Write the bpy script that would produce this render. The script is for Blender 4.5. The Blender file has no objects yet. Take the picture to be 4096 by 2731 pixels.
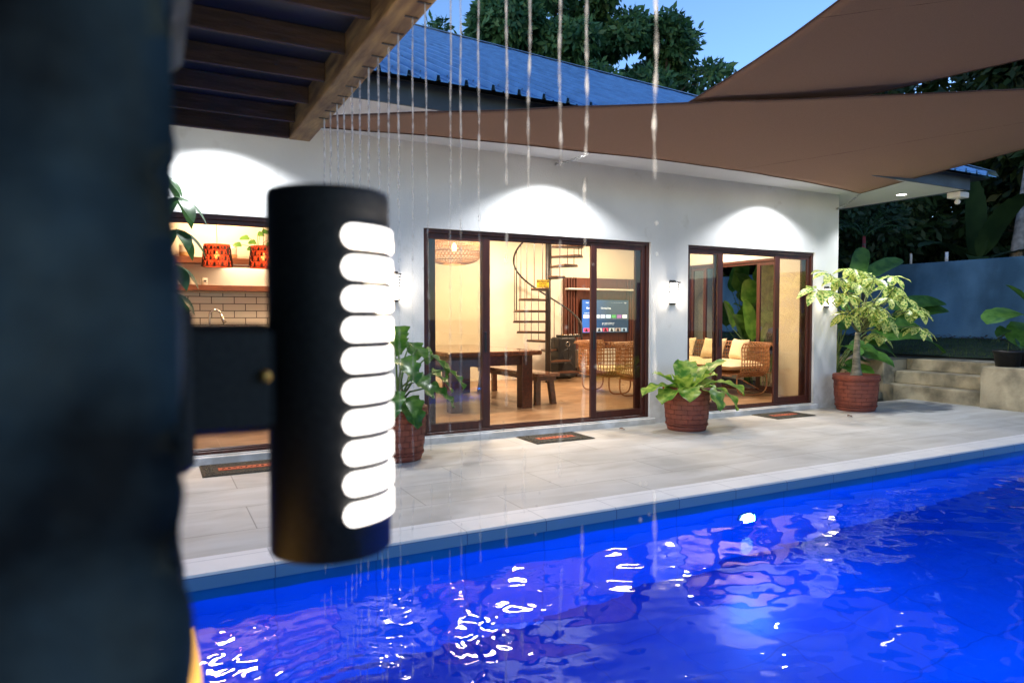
import bpy, math, random
import numpy as np
from mathutils import Vector, Matrix, noise as mnoise
R = math.radians
random.seed(7); rng = np.random.default_rng(7)
sc = bpy.context.scene
col = sc.collection

# ------------------------------------------------------------------ camera, sky, exposure
cam_d = bpy.data.cameras.new('camera'); cam = bpy.data.objects.new('camera', cam_d); col.objects.link(cam)
sc.camera = cam
cam.location = (0, 0, 1.417); cam.rotation_euler = (R(90 - 2.08), 0, R(-27.8))
cam_d.lens = 24.0; cam_d.sensor_width = 36.0; cam_d.clip_start = 0.02; cam_d.clip_end = 600
cam_d.dof.use_dof = True; cam_d.dof.focus_distance = 9.0; cam_d.dof.aperture_fstop = 4.0
w = bpy.data.worlds.new('World'); sc.world = w; w.use_nodes = True
wn, wl = w.node_tree.nodes, w.node_tree.links
sky = wn.new('ShaderNodeTexSky'); sky.sky_type = 'NISHITA'; sky.sun_disc = False
sky.sun_elevation = R(9.0); sky.sun_rotation = R(250); sky.ozone_density = 2.0; sky.air_density = 1.0; sky.dust_density = 0.3
bg = wn['Background']
tint = wn.new('ShaderNodeMix'); tint.data_type = 'RGBA'; tint.blend_type = 'MULTIPLY'; tint.inputs[0].default_value = 1.0
tint.inputs[7].default_value = (0.82, 0.96, 1.30, 1)       # camera white balance for the dusk sky
wl.new(sky.outputs[0], tint.inputs[6]); wl.new(tint.outputs[2], bg.inputs[0])
bg.inputs[1].default_value = 0.12
sun_d = bpy.data.lights.new('sun', 'SUN'); sun_d.energy = 0.02; sun_d.angle = R(12); sun_d.color = (0.6, 0.75, 1)
sun = bpy.data.objects.new('sun', sun_d); col.objects.link(sun); sun.rotation_euler = (R(60), 0, R(-110))
sc.view_settings.view_transform = 'Standard'; sc.view_settings.look = 'None'
sc.view_settings.exposure = 1.24; sc.view_settings.gamma = 1.0
sc.cycles.use_denoising = True
sc.cycles.caustics_reflective = False; sc.cycles.caustics_refractive = False
sc.cycles.sample_clamp_indirect = 3.0; sc.cycles.sample_clamp_direct = 0.0
sc.cycles.max_bounces = 8; sc.cycles.diffuse_bounces = 4; sc.cycles.transparent_max_bounces = 24

# ------------------------------------------------------------------ materials
def M(name, c, rough=0.6, metal=0.0, nscale=0, namt=0.15, bump=0.0, bscale=None, c2=None, stretch=None,
      spec=0.5, trans=0.0, coat=0.0, sheen=0.0, detail=4.0):
    m = bpy.data.materials.new(name); m.use_nodes = True
    n, l = m.node_tree.nodes, m.node_tree.links
    p = n['Principled BSDF']
    p.inputs['Base Color'].default_value = (*c, 1); p.inputs['Roughness'].default_value = rough
    p.inputs['Metallic'].default_value = metal; p.inputs['Specular IOR Level'].default_value = spec
    p.inputs['Coat Weight'].default_value = coat
    if trans: p.inputs['Transmission Weight'].default_value = trans
    tc = n.new('ShaderNodeTexCoord'); mp = n.new('ShaderNodeMapping'); l.new(tc.outputs['Object'], mp.inputs[0])
    if stretch: mp.inputs['Scale'].default_value = stretch
    m['_map'] = mp.name
    if nscale:
        t = n.new('ShaderNodeTexNoise'); t.inputs['Scale'].default_value = nscale; t.inputs['Detail'].default_value = detail
        l.new(mp.outputs[0], t.inputs[0])
        cr = n.new('ShaderNodeValToRGB'); l.new(t.outputs[0], cr.inputs[0])
        d = c2 if c2 else tuple(max(0, x * (1 - 2 * namt)) for x in c)
        cr.color_ramp.elements[0].position = 0.32; cr.color_ramp.elements[1].position = 0.68
        cr.color_ramp.elements[0].color = (*d, 1)
        cr.color_ramp.elements[1].color = (*(c if c2 else tuple(min(1, x * (1 + namt)) for x in c)), 1)
        l.new(cr.outputs[0], p.inputs['Base Color'])
        m['_ramp'] = cr.name
    if bump:
        b = n.new('ShaderNodeBump'); b.inputs['Strength'].default_value = bump; b.inputs['Distance'].default_value = 0.02
        t2 = n.new('ShaderNodeTexNoise'); t2.inputs['Scale'].default_value = bscale or nscale * 3 or 20; t2.inputs['Detail'].default_value = 6
        l.new(mp.outputs[0], t2.inputs[0]); l.new(t2.outputs[0], b.inputs['Height']); l.new(b.outputs[0], p.inputs['Normal'])
    return m

def emit(name, c, s):
    m = bpy.data.materials.new(name); m.use_nodes = True
    p = m.node_tree.nodes['Principled BSDF']
    p.inputs['Base Color'].default_value = (*[min(1, x) for x in c], 1)
    p.inputs['Emission Color'].default_value = (*c, 1); p.inputs['Emission Strength'].default_value = s
    return m

def leafmat(name, c, c2, nscale=18, rough=0.42, tl=0.3, spec=0.5, lo=0.4, hi=0.6):
    """leaf: glossy front, some light through the blade"""
    m = bpy.data.materials.new(name); m.use_nodes = True
    n, l = m.node_tree.nodes, m.node_tree.links
    p = n['Principled BSDF']; p.inputs['Roughness'].default_value = rough; p.inputs['Specular IOR Level'].default_value = spec
    tc = n.new('ShaderNodeTexCoord'); t = n.new('ShaderNodeTexNoise'); t.inputs['Scale'].default_value = nscale; t.inputs['Detail'].default_value = 3
    l.new(tc.outputs['Object'], t.inputs[0]); cr = n.new('ShaderNodeValToRGB'); l.new(t.outputs[0], cr.inputs[0])
    cr.color_ramp.elements[0].position = lo; cr.color_ramp.elements[1].position = hi
    cr.color_ramp.elements[0].color = (*c, 1); cr.color_ramp.elements[1].color = (*c2, 1)
    l.new(cr.outputs[0], p.inputs['Base Color'])
    tr = n.new('ShaderNodeBsdfTranslucent'); l.new(cr.outputs[0], tr.inputs[0])
    mx = n.new('ShaderNodeMixShader'); mx.inputs[0].default_value = tl
    l.new(p.outputs[0], mx.inputs[1]); l.new(tr.outputs[0], mx.inputs[2])
    l.new(mx.outputs[0], n['Material Output'].inputs[0])
    return m

def glassmat(name, tintc, refl=1.0, rough=0.0, haze=0.0):
    m = bpy.data.materials.new(name); m.use_nodes = True
    n, l = m.node_tree.nodes, m.node_tree.links; n.remove(n['Principled BSDF'])
    tr = n.new('ShaderNodeBsdfTransparent'); tr.inputs[0].default_value = (*tintc, 1)
    gl = n.new('ShaderNodeBsdfGlossy'); gl.inputs['Roughness'].default_value = rough; gl.inputs[0].default_value = (refl, refl, refl, 1)
    lw = n.new('ShaderNodeLayerWeight'); lw.inputs[0].default_value = .5       # two-sided Schlick reflection
    pw = n.new('ShaderNodeMath'); pw.operation = 'POWER'; pw.inputs[1].default_value = 4.5; l.new(lw.outputs['Facing'], pw.inputs[0])
    fr = n.new('ShaderNodeMath'); fr.operation = 'MULTIPLY_ADD'; fr.inputs[1].default_value = .9; fr.inputs[2].default_value = .045; l.new(pw.outputs[0], fr.inputs[0])
    mx = n.new('ShaderNodeMixShader'); l.new(fr.outputs[0], mx.inputs[0]); l.new(tr.outputs[0], mx.inputs[1]); l.new(gl.outputs[0], mx.inputs[2])
    last = mx
    if haze:
        df = n.new('ShaderNodeBsdfDiffuse'); df.inputs[0].default_value = (.7, .7, .7, 1)
        m2 = n.new('ShaderNodeMixShader'); m2.inputs[0].default_value = haze
        l.new(mx.outputs[0], m2.inputs[1]); l.new(df.outputs[0], m2.inputs[2]); last = m2
    l.new(last.outputs[0], n['Material Output'].inputs[0])
    return m

def brickmat(name, c1, c2, mortar, bw, bh, msize, rough=0.5, offset=0.5, axes='XY', vein=None, bumpd=0.3, spec=0.5, stain=None, rough2=None):
    m = bpy.data.materials.new(name); m.use_nodes = True
    n, l = m.node_tree.nodes, m.node_tree.links; p = n['Principled BSDF']
    p.inputs['Roughness'].default_value = rough; p.inputs['Specular IOR Level'].default_value = spec
    tc = n.new('ShaderNodeTexCoord'); sp = n.new('ShaderNodeSeparateXYZ'); cb = n.new('ShaderNodeCombineXYZ')
    geo = n.new('ShaderNodeNewGeometry'); l.new(geo.outputs['Position'], sp.inputs[0])
    for i, a in enumerate(axes): l.new(sp.outputs['XYZ'.index(a)], cb.inputs[i])
    b = n.new('ShaderNodeTexBrick'); l.new(cb.outputs[0], b.inputs[0])
    b.inputs['Scale'].default_value = 1.0; b.inputs['Brick Width'].default_value = bw; b.inputs['Row Height'].default_value = bh
    b.inputs['Mortar Size'].default_value = msize; b.inputs['Mortar Smooth'].default_value = 0.1; b.offset = offset
    b.inputs['Color1'].default_value = (*c1, 1); b.inputs['Color2'].default_value = (*c2, 1); b.inputs['Mortar'].default_value = (*mortar, 1)
    out = b.outputs[0]
    if vein:
        vc, vs, vst, vamt = vein
        mp = n.new('ShaderNodeMapping'); mp.inputs['Scale'].default_value = vst; l.new(cb.outputs[0], mp.inputs[0])
        t = n.new('ShaderNodeTexNoise'); t.inputs['Scale'].default_value = vs; t.inputs['Detail'].default_value = 8; t.inputs['Distortion'].default_value = 0.8
        l.new(mp.outputs[0], t.inputs[0]); cr = n.new('ShaderNodeValToRGB'); l.new(t.outputs[0], cr.inputs[0])
        cr.color_ramp.elements[0].position = 0.35; cr.color_ramp.elements[1].position = 0.68
        cr.color_ramp.elements[0].color = (1, 1, 1, 1); cr.color_ramp.elements[1].color = (*vc, 1)
        mx = n.new('ShaderNodeMix'); mx.data_type = 'RGBA'; mx.blend_type = 'MULTIPLY'; mx.inputs[0].default_value = vamt
        l.new(out, mx.inputs[6]); l.new(cr.outputs[0], mx.inputs[7]); out = mx.outputs[2]
    if stain:
        t = n.new('ShaderNodeTexNoise'); t.inputs['Scale'].default_value = stain[0]; t.inputs['Detail'].default_value = 5
        l.new(cb.outputs[0], t.inputs[0]); cr = n.new('ShaderNodeValToRGB'); l.new(t.outputs[0], cr.inputs[0])
        cr.color_ramp.elements[0].position = 0.52; cr.color_ramp.elements[1].position = 0.62
        cr.color_ramp.elements[0].color = (1, 1, 1, 1); cr.color_ramp.elements[1].color = (*stain[1], 1)
        mx = n.new('ShaderNodeMix'); mx.data_type = 'RGBA'; mx.blend_type = 'MULTIPLY'; mx.inputs[0].default_value = 1
        l.new(out, mx.inputs[6]); l.new(cr.outputs[0], mx.inputs[7]); out = mx.outputs[2]
    l.new(out, p.inputs['Base Color'])
    bp = n.new('ShaderNodeBump'); bp.inputs['Strength'].default_value = bumpd; bp.inputs['Distance'].default_value = 0.004; bp.invert = True
    l.new(b.outputs['Fac'], bp.inputs['Height']); l.new(bp.outputs[0], p.inputs['Normal'])
    if rough2:
        t = n.new('ShaderNodeTexNoise'); t.inputs['Scale'].default_value = 1.3; t.inputs['Detail'].default_value = 5
        l.new(cb.outputs[0], t.inputs[0]); mr = n.new('ShaderNodeMapRange'); mr.inputs[3].default_value = rough; mr.inputs[4].default_value = rough2
        l.new(t.outputs[0], mr.inputs[0]); l.new(mr.outputs[0], p.inputs['Roughness'])
    return m

def concrete(name, c, dark, blotch=1.2, bump=0.4, drip=True):
    """plaster / concrete with blotches and vertical runs of dirt"""
    m = M(name, c, rough=0.9, nscale=blotch, c2=dark, bump=bump, bscale=25, spec=0.2, detail=9)
    n, l = m.node_tree.nodes, m.node_tree.links; p = n['Principled BSDF']; cr = n[m['_ramp']]
    cr.color_ramp.elements[0].position = 0.36; cr.color_ramp.elements[1].position = 0.6
    if drip:
        tc = n.new('ShaderNodeTexCoord'); mp = n.new('ShaderNodeMapping'); mp.inputs['Scale'].default_value = (1.1, 1.1, 0.4); l.new(tc.outputs['Object'], mp.inputs[0])
        t = n.new('ShaderNodeTexNoise'); t.inputs['Scale'].default_value = 2; t.inputs['Detail'].default_value = 8; l.new(mp.outputs[0], t.inputs[0])
        c3 = n.new('ShaderNodeValToRGB'); l.new(t.outputs[0], c3.inputs[0]); c3.color_ramp.elements[0].position = .35; c3.color_ramp.elements[1].position = .55
        c3.color_ramp.elements[0].color = (.72, .72, .72, 1); c3.color_ramp.elements[1].color = (1, 1, 1, 1)
        mx = n.new('ShaderNodeMix'); mx.data_type = 'RGBA'; mx.blend_type = 'MULTIPLY'; mx.inputs[0].default_value = .8
        l.new(cr.outputs[0], mx.inputs[6]); l.new(c3.outputs[0], mx.inputs[7]); l.new(mx.outputs[2], p.inputs['Base Color'])
    return m

MT = {}
MT['wall'] = M('wall_paint', (.75, .75, .745), .75, nscale=1.6, namt=.035, bump=.12, bscale=60, spec=.25)
def stain_base(m):
    # splash dirt low on the wall: blotches that thin out above 35 cm, plus faint trowel unevenness
    n, l = m.node_tree.nodes, m.node_tree.links; p = n['Principled BSDF']
    geo = n.new('ShaderNodeNewGeometry'); sp = n.new('ShaderNodeSeparateXYZ'); l.new(geo.outputs['Position'], sp.inputs[0])
    t = n.new('ShaderNodeTexNoise'); t.inputs['Scale'].default_value = 5; t.inputs['Detail'].default_value = 10; l.new(geo.outputs['Position'], t.inputs[0])
    mr = n.new('ShaderNodeMapRange'); mr.inputs[1].default_value = .0; mr.inputs[2].default_value = .45; mr.inputs[3].default_value = .22; mr.inputs[4].default_value = -.15; l.new(sp.outputs[2], mr.inputs[0])
    ad = n.new('ShaderNodeMath'); ad.operation = 'ADD'; l.new(t.outputs[0], ad.inputs[0]); l.new(mr.outputs[0], ad.inputs[1])
    cr = n.new('ShaderNodeValToRGB'); cr.color_ramp.elements[0].position = .5; cr.color_ramp.elements[1].position = .75
    cr.color_ramp.elements[0].color = (1, 1, 1, 1); cr.color_ramp.elements[1].color = (.72, .70, .66, 1); l.new(ad.outputs[0], cr.inputs[0])
    mx = n.new('ShaderNodeMix'); mx.data_type = 'RGBA'; mx.blend_type = 'MULTIPLY'; mx.inputs[0].default_value = 1
    l.new(n[m['_ramp']].outputs[0], mx.inputs[6]); l.new(cr.outputs[0], mx.inputs[7]); l.new(mx.outputs[2], p.inputs['Base Color'])
stain_base(MT['wall'])
MT['soffit'] = M('soffit_paint', (.72, .71, .74), .8, nscale=1.5, namt=.02, spec=.2)
MT['inner'] = M('interior_plaster', (.80, .71, .58), .8, nscale=.6, namt=.03, bump=.05, bscale=40, spec=.2)
MT['ceil'] = M('ceiling_paint', (.75, .68, .56), .85, nscale=1, namt=.02)
MT['fascia'] = M('fascia_paint', (.07, .10, .14), .6, nscale=4, namt=.15)
MT['roof'] = M('roof_metal', (.13, .32, .60), .24, metal=.35, nscale=3, namt=.12, bump=.05, bscale=12)
MT['dark'] = M('dark_metal', (.022, .022, .024), .45, nscale=12, namt=.2)
MT['rivet'] = M('weathered_screw', (.05, .06, .08), .5, nscale=9, namt=.2)
MT['black'] = M('black_plastic', (.012, .012, .013), .5, nscale=20, namt=.2)
MT['lampblk'] = M('lamp_coating', (.02, .02, .019), .55, nscale=220, namt=.25, bump=.1, bscale=400)
MT['frame'] = M('mahogany_frame', (.085, .022, .014), .34, nscale=2.5, c2=(.045, .014, .011), stretch=(8, 8, 1), spec=.4)
MT['wood'] = M('dark_wood', (.11, .034, .018), .3, nscale=3, c2=(.05, .018, .012), stretch=(9, 1.2, 9), coat=.25)
MT['woodtop'] = M('polished_wood', (.2, .075, .035), .2, nscale=3, c2=(.1, .035, .02), stretch=(9, 1.2, 9), coat=.5)
MT['tread'] = M('tread_wood', (.16, .065, .03), .35, nscale=6, c2=(.09, .035, .018))
MT['shelfw'] = M('shelf_wood', (.22, .075, .035), .4, nscale=4, c2=(.12, .04, .02), stretch=(1, 8, 8))
MT['panelw'] = M('media_wall_wood', (.15, .04, .022), .45, nscale=3, c2=(.085, .024, .016), stretch=(8, 8, 1))
MT['beam'] = M('pergola_timber', (.62, .40, .16), .6, nscale=4, c2=(.2, .11, .05), stretch=(6, 1, 6), bump=.3, bscale=14)
MT['rafter'] = M('rafter_timber', (.085, .05, .03), .6, nscale=5, c2=(.035, .024, .016), stretch=(1, 6, 6), bump=.2)
MT['pergroof'] = M('pergola_sheet', (.018, .03, .055), .35, nscale=2, namt=.3, spec=.6)
MT['rattan'] = M('rattan_cane', (.42, .19, .07), .4, nscale=30, c2=(.25, .1, .035), coat=.2)
MT['rattanlt'] = M('pendant_cane', (.5, .26, .11), .5, nscale=40, c2=(.34, .16, .06))
MT['cushion'] = M('cream_fabric', (.68, .55, .36), .9, nscale=60, namt=.06, bump=.15, bscale=200, sheen=.2)
MT['terra'] = M('terracotta_red', (.28, .07, .038), .6, nscale=5, c2=(.16, .04, .026), bump=.25, bscale=30)
MT['soil'] = M('soil', (.035, .024, .016), .95, nscale=30, c2=(.012, .009, .006), bump=.6)
MT['steel'] = M('galvanised_steel', (.5, .5, .5), .35, metal=.9, nscale=40, namt=.2)
MT['chrome'] = M('brushed_steel', (.6, .57, .52), .25, metal=1.0, nscale=5, namt=.05)
MT['sail'] = M('sail_fabric', (.40, .25, .185), .9, nscale=260, namt=.12, bump=.12, bscale=500, spec=.15)
MT['hem'] = M('sail_hem', (.1, .05, .035), .9, nscale=60, namt=.2)
MT['white'] = M('white_paint', (.75, .73, .69), .5, nscale=5, namt=.03)
MT['ceramic'] = M('glazed_ceramic', (.66, .6, .5), .3, nscale=12, namt=.06)
MT['ochre'] = M('ochre_clay', (.5, .3, .12), .6, nscale=14, namt=.1)
MT['counter'] = M('counter_stone', (.1, .09, .085), .25, nscale=25, namt=.3)
MT['glass'] = glassmat('door_glass', (.93, .93, .89), 1.0)
MT['rubber'] = M('mat_rubber', (.03, .027, .022), .8, nscale=50, namt=.4, bump=.6, bscale=90)
MT['orange'] = M('mat_orange', (.6, .13, .045), .85, nscale=80, c2=(.22, .05, .03))
MT['deck'] = brickmat('deck_tile', (.50, .50, .485), (.54, .54, .525), (.30, .295, .28), 1.2, .6, .0045, .42, .5, 'XY',
                      vein=((.68, .65, .60), 2.2, (.6, 1.9, 1), .62), bumpd=.4, stain=(.8, (.8, .8, .8)), rough2=.75)
MT['floor'] = brickmat('floor_tile', (.36, .22, .12), (.4, .25, .14), (.5, .36, .24), .6, .6, .003, .22, .0, 'XY',
                       vein=((.5, .42, .36), 2.2, (1, 2.5, 1), .8), bumpd=.1, rough2=.4)
MT['coping'] = brickmat('coping_tile', (.76, .77, .78), (.79, .80, .81), (.5, .52, .55), .6, .305, .004, .5, .0, 'XY', bumpd=.3, vein=((.8, .8, .8), 3, (1, 1, 1), .5))
MT['cface_glow'] = brickmat('coping_face_glow', (.12, .28, .5), (.14, .31, .53), (.06, .14, .3), .6, .4, .004, .4, .0, 'XZ', bumpd=.3)  # pale coping tile with the pool's blue glow put into its colour
def pooltile(nm, ax): return brickmat(nm, (.004, .17, .60), (.005, .19, .64), (.004, .14, .5), .6, .6, .006, .3, .0, ax, bumpd=.2, vein=((.7, .75, .85), 1.5, (1, 1, 1), .8))
MT['pwx'] = pooltile('pool_tile_side', 'XZ'); MT['pwy'] = pooltile('pool_tile_end', 'YZ'); MT['pfl'] = pooltile('pool_tile_floor', 'XY')
MT['subway'] = brickmat('subway_tile', (.72, .66, .56), (.76, .7, .6), (.12, .1, .08), .3, .1, .006, .18, .5, 'XZ', bumpd=.5)
MT['concrete'] = concrete('step_concrete', (.50, .43, .30), (.2, .18, .13), 2.6)
MT['bwall'] = concrete('boundary_render', (.12, .25, .38), (.05, .12, .19), .7, bump=.3)
MT['stone'] = M('pillar_stone', (.05, .085, .105), .85, nscale=13, c2=(.003, .007, .011), bump=.8, bscale=9, spec=.3)
MT['stone2'] = M('pale_stone', (.42, .36, .28), .85, nscale=8, c2=(.2, .17, .13), bump=.5)
MT['grass'] = M('lawn_green', (.03, .055, .018), .95, nscale=3, c2=(.015, .028, .01), bump=.8, bscale=60)
MT['earth'] = M('ground_soil', (.05, .045, .03), .95, nscale=2, c2=(.02, .025, .012), bump=.5)
MT['bark'] = M('tree_bark', (.13, .12, .1), .9, nscale=6, c2=(.05, .045, .04), bump=.5, stretch=(3, 3, .6))
MT['barkgreen'] = M('smooth_green_stem', (.2, .22, .08), .6, nscale=8, c2=(.11, .14, .05), bump=.2)
MT['palebark'] = M('pale_ringed_bark', (.36, .33, .25), .7, nscale=9, c2=(.1, .1, .06), stretch=(1, 1, 3), bump=.3)
MT['redstem'] = M('red_palm_stem', (.3, .03, .025), .5, nscale=6, c2=(.16, .02, .02))
MT['leafbig'] = leafmat('broad_green_leaf', (.05, .15, .02), (.11, .25, .04), 7, .35, .32)
MT['leafphil'] = leafmat('glossy_green_leaf', (.04, .14, .02), (.11, .24, .045), 10, .3, .3)
MT['leaffern'] = leafmat('lime_fern_leaf', (.08, .24, .02), (.42, .56, .10), 9, .38, .35)
MT['leafvar'] = leafmat('variegated_leaf', (.08, .24, .03), (.66, .70, .22), 34, .4, .4, lo=.42, hi=.53)
MT['leafmoney'] = leafmat('dark_money_leaf', (.02, .07, .02), (.04, .11, .03), 10, .35, .25)
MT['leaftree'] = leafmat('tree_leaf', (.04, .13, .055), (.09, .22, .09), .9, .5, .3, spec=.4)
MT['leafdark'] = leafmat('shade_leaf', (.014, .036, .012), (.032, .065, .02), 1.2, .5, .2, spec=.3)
MT['petiole'] = M('leaf_stalk', (.12, .2, .05), .5, nscale=20, namt=.2)
MT['water_jet'] = None
MT['bulb'] = emit('bulb_glow', (1, .55, .2), 16)
MT['down'] = emit('downlight_glow', (1, .97, .9), 8)
MT['sconce'] = emit('sconce_glow', (1, .9, .78), 5)
MT['slot'] = emit('slot_glow', (1, .93, .86), 2.0)
MT['stem2'] = MT['petiole']
MT['poolglow'] = emit('pool_lamp_glow', (.55, .8, 1), 14)
MT['amber'] = emit('amber_glow', (1, .5, .10), .75)

# ------------------------------------------------------------------ mesh helpers (world coordinates in, relative to the parent's place out)
class MB:
    def __init__(s): s.v = []; s.f = []; s.sm = []
    def add(s, vs, fs, smooth=True):
        o = len(s.v); s.v.extend([tuple(map(float, p)) for p in vs]); s.f.extend([tuple(i + o for i in f) for f in fs]); s.sm.extend([smooth] * len(fs)); return s
    def box(s, x0, x1, y0, y1, z0, z1, bev=0.0):
        if bev <= 0:
            v = [(x, y, z) for z in (z0, z1) for y in (y0, y1) for x in (x0, x1)]
            return s.add(v, [(0, 2, 3, 1), (4, 5, 7, 6), (0, 1, 5, 4), (2, 6, 7, 3), (0, 4, 6, 2), (1, 3, 7, 5)], False)
        b = min(bev, (x1 - x0) * .45, (y1 - y0) * .45, (z1 - z0) * .45)
        rings = []
        for z, i in ((z0, b), (z0 + b, 0), (z1 - b, 0), (z1, b)):
            q = b if i == 0 else b
            xx0, xx1, yy0, yy1 = x0 + i, x1 - i, y0 + i, y1 - i
            c = b if i == 0 else b * .4
            rings.append([(xx0 + c, yy0, z), (xx1 - c, yy0, z), (xx1, yy0 + c, z), (xx1, yy1 - c, z), (xx1 - c, yy1, z), (xx0 + c, yy1, z), (xx0, yy1 - c, z), (xx0, yy0 + c, z)])
        v = [p for r in rings for p in r]; f = [tuple(range(7, -1, -1)), tuple(range(24, 32))]
        for k in range(3):
            for i in range(8): j = (i + 1) % 8; f.append((k * 8 + i, k * 8 + j, k * 8 + 8 + j, k * 8 + 8 + i))
        return s.add(v, f, False)
    def obox(s, c, ax, ay, hx, hy, hz):
        """box of half sizes hx, hy, hz at c, axes ax, ay and their cross"""
        c = Vector(c); ax = Vector(ax).normalized(); ay = Vector(ay); az = ax.cross(ay).normalized(); ay = az.cross(ax)
        v = [c + ax * (hx * i) + ay * (hy * j) + az * (hz * k) for k in (-1, 1) for j in (-1, 1) for i in (-1, 1)]
        return s.add(v, [(0, 2, 3, 1), (4, 5, 7, 6), (0, 1, 5, 4), (2, 6, 7, 3), (0, 4, 6, 2), (1, 3, 7, 5)], False)
    def tube(s, pts, r, n=8, cap=True, closed=False):
        pts = [Vector(p) for p in pts]; m = len(pts)
        rr = r if hasattr(r, '__len__') else [r] * m
        d0 = (pts[1] - pts[0]).normalized(); up = Vector((0, 0, 1)) if abs(d0.z) < .9 else Vector((1, 0, 0))
        a = d0.cross(up).normalized(); vs = []
        for i, p in enumerate(pts):
            if closed: d = (pts[(i + 1) % m] - pts[i - 1]).normalized()
            else: d = (pts[min(i + 1, m - 1)] - pts[max(i - 1, 0)]).normalized()
            a = (a - d * a.dot(d)).normalized(); b = d.cross(a)
            for k in range(n):
                t = 2 * math.pi * k / n; vs.append(p + (a * math.cos(t) + b * math.sin(t)) * rr[i])
        fs = []
        for i in range(m if closed else m - 1):
            j = (i + 1) % m
            for k in range(n): q = (k + 1) % n; fs.append((i * n + k, i * n + q, j * n + q, j * n + k))
        if cap and not closed: fs += [tuple(range(n - 1, -1, -1)), tuple(range((m - 1) * n, m * n))]
        return s.add(vs, fs)
    def lathe(s, c, prof, n=40, a0=0, a1=2 * math.pi, smooth=True):
        full = abs(a1 - a0 - 2 * math.pi) < 1e-6; cx, cy, cz = c; vs = []; k = n if full else n + 1
        for r, z in prof:
            for i in range(k):
                t = a0 + (a1 - a0) * i / n; vs.append((cx + r * math.cos(t), cy + r * math.sin(t), cz + z))
        fs = []
        for j in range(len(prof) - 1):
            for i in range(n):
                q = (i + 1) % k; fs.append((j * k + i, j * k + q, (j + 1) * k + q, (j + 1) * k + i))
        return s.add(vs, fs, smooth)
    def poly(s, pts, smooth=False): return s.add(pts, [tuple(range(len(pts)))], smooth)
    def grid(s, fn, nu, nv, smooth=True):
        vs = [fn(i / nu, j / nv) for j in range(nv + 1) for i in range(nu + 1)]
        return s.add(vs, [(j * (nu + 1) + i, j * (nu + 1) + i + 1, (j + 1) * (nu + 1) + i + 1, (j + 1) * (nu + 1) + i) for j in range(nv) for i in range(nu)], smooth)
    def leaf(s, base, d, up, L, W, droop=.5, fold=.25, prof='oval', n=9, wav=0.0, nw=6, side=1, thick=0):
        """a blade starting at base, heading d, face up, bending down"""
        d = Vector(d).normalized(); up = Vector(up); sd = d.cross(up)
        if sd.length < 1e-4: sd = Vector((1, 0, 0))
        sd.normalize(); p = Vector(base); vs = []; cur = d.copy(); ph = random.random() * 6
        for i in range(n + 1):
            t = i / n
            if prof == 'oval': wd = math.sin(math.pi * min(1, t * .96 + .04)) ** .75 * (1 - .25 * t)
            elif prof == 'strap': wd = min(1, .3 + 2.2 * t) * (1 if t < .75 else max(0.02, math.cos((t - .75) / .25 * math.pi / 2)))
            elif prof == 'heart': wd = (1.15 - .15 * t) * math.sqrt(max(0, 1 - t ** 1.7)) if t > .02 else .75
            elif prof == 'paddle': wd = min(1, (t * 5) ** .6) * (1 if t < .6 else math.sqrt(max(.001, 1 - ((t - .6) / .4) ** 2)))
            elif prof == 'lance': wd = math.sin(math.pi * t) ** .9 + .02
            else: wd = 1 - t
            hw = W / 2 * wd
            nrm = sd.cross(cur).normalized()
            wv = wav * math.sin(t * nw * 6.283 + ph) * min(1, t * 4)
            wv2 = wav * math.sin(t * nw * 6.283 + ph + 2.1) * min(1, t * 4)
            vs += [p - sd * hw * (1 + wv * .6) + nrm * (hw * fold + wv * W * .5), p - sd * hw * .5 + nrm * hw * fold * .35, p, p + sd * hw * .5 + nrm * hw * fold * .35, p + sd * hw * (1 + wv2 * .6) + nrm * (hw * fold + wv2 * W * .5)]
            p = p + cur * (L / n)
            ang = droop / n * (0.5 + t)
            cur = (cur + Vector((0, 0, -1)) * ang * (1.2 if cur.z > -.9 else 0)).normalized()
        fs = [(i * 5 + k, i * 5 + k + 1, i * 5 + 6 + k, i * 5 + 5 + k) for i in range(n) for k in range(4)]
        s.add(vs, fs); return p
    def build(s, name, mat, parent=None, origin=None):
        me = bpy.data.meshes.new(name)
        v = np.array(s.v, dtype=float).reshape(-1, 3)
        if parent is not None:
            o = np.array(world_loc(parent))
            if origin is not None: o = np.array(origin)
        else:
            o = np.array(origin) if origin is not None else np.array([(v[:, 0].min() + v[:, 0].max()) / 2, (v[:, 1].min() + v[:, 1].max()) / 2, v[:, 2].min()])
        me.from_pydata((v - o).tolist(), [], s.f); me.polygons.foreach_set('use_smooth', s.sm)
        me.materials.append(mat if not isinstance(mat, str) else MT[mat]); me.update()
        ob = bpy.data.objects.new(name, me); col.objects.link(ob)
        if parent is not None: ob.parent = parent; ob.location = Vector(o) - Vector(world_loc(parent))
        else: ob.location = o
        return ob
def world_loc(o):
    p = Vector(o.location)
    while o.parent: o = o.parent; p = p + Vector(o.location)
    return p
def tag(o, label, cat, group=None):
    o['label'] = label; o['category'] = cat
    if group: o['group'] = group
    return o
def struct(o, kind='structure'): o['kind'] = kind; return o
def thing(name, label, cat, loc, group=None):
    o = bpy.data.objects.new(name, None); col.objects.link(o); o.location = loc; o.empty_display_size = .1
    return tag(o, label, cat, group)
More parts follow.
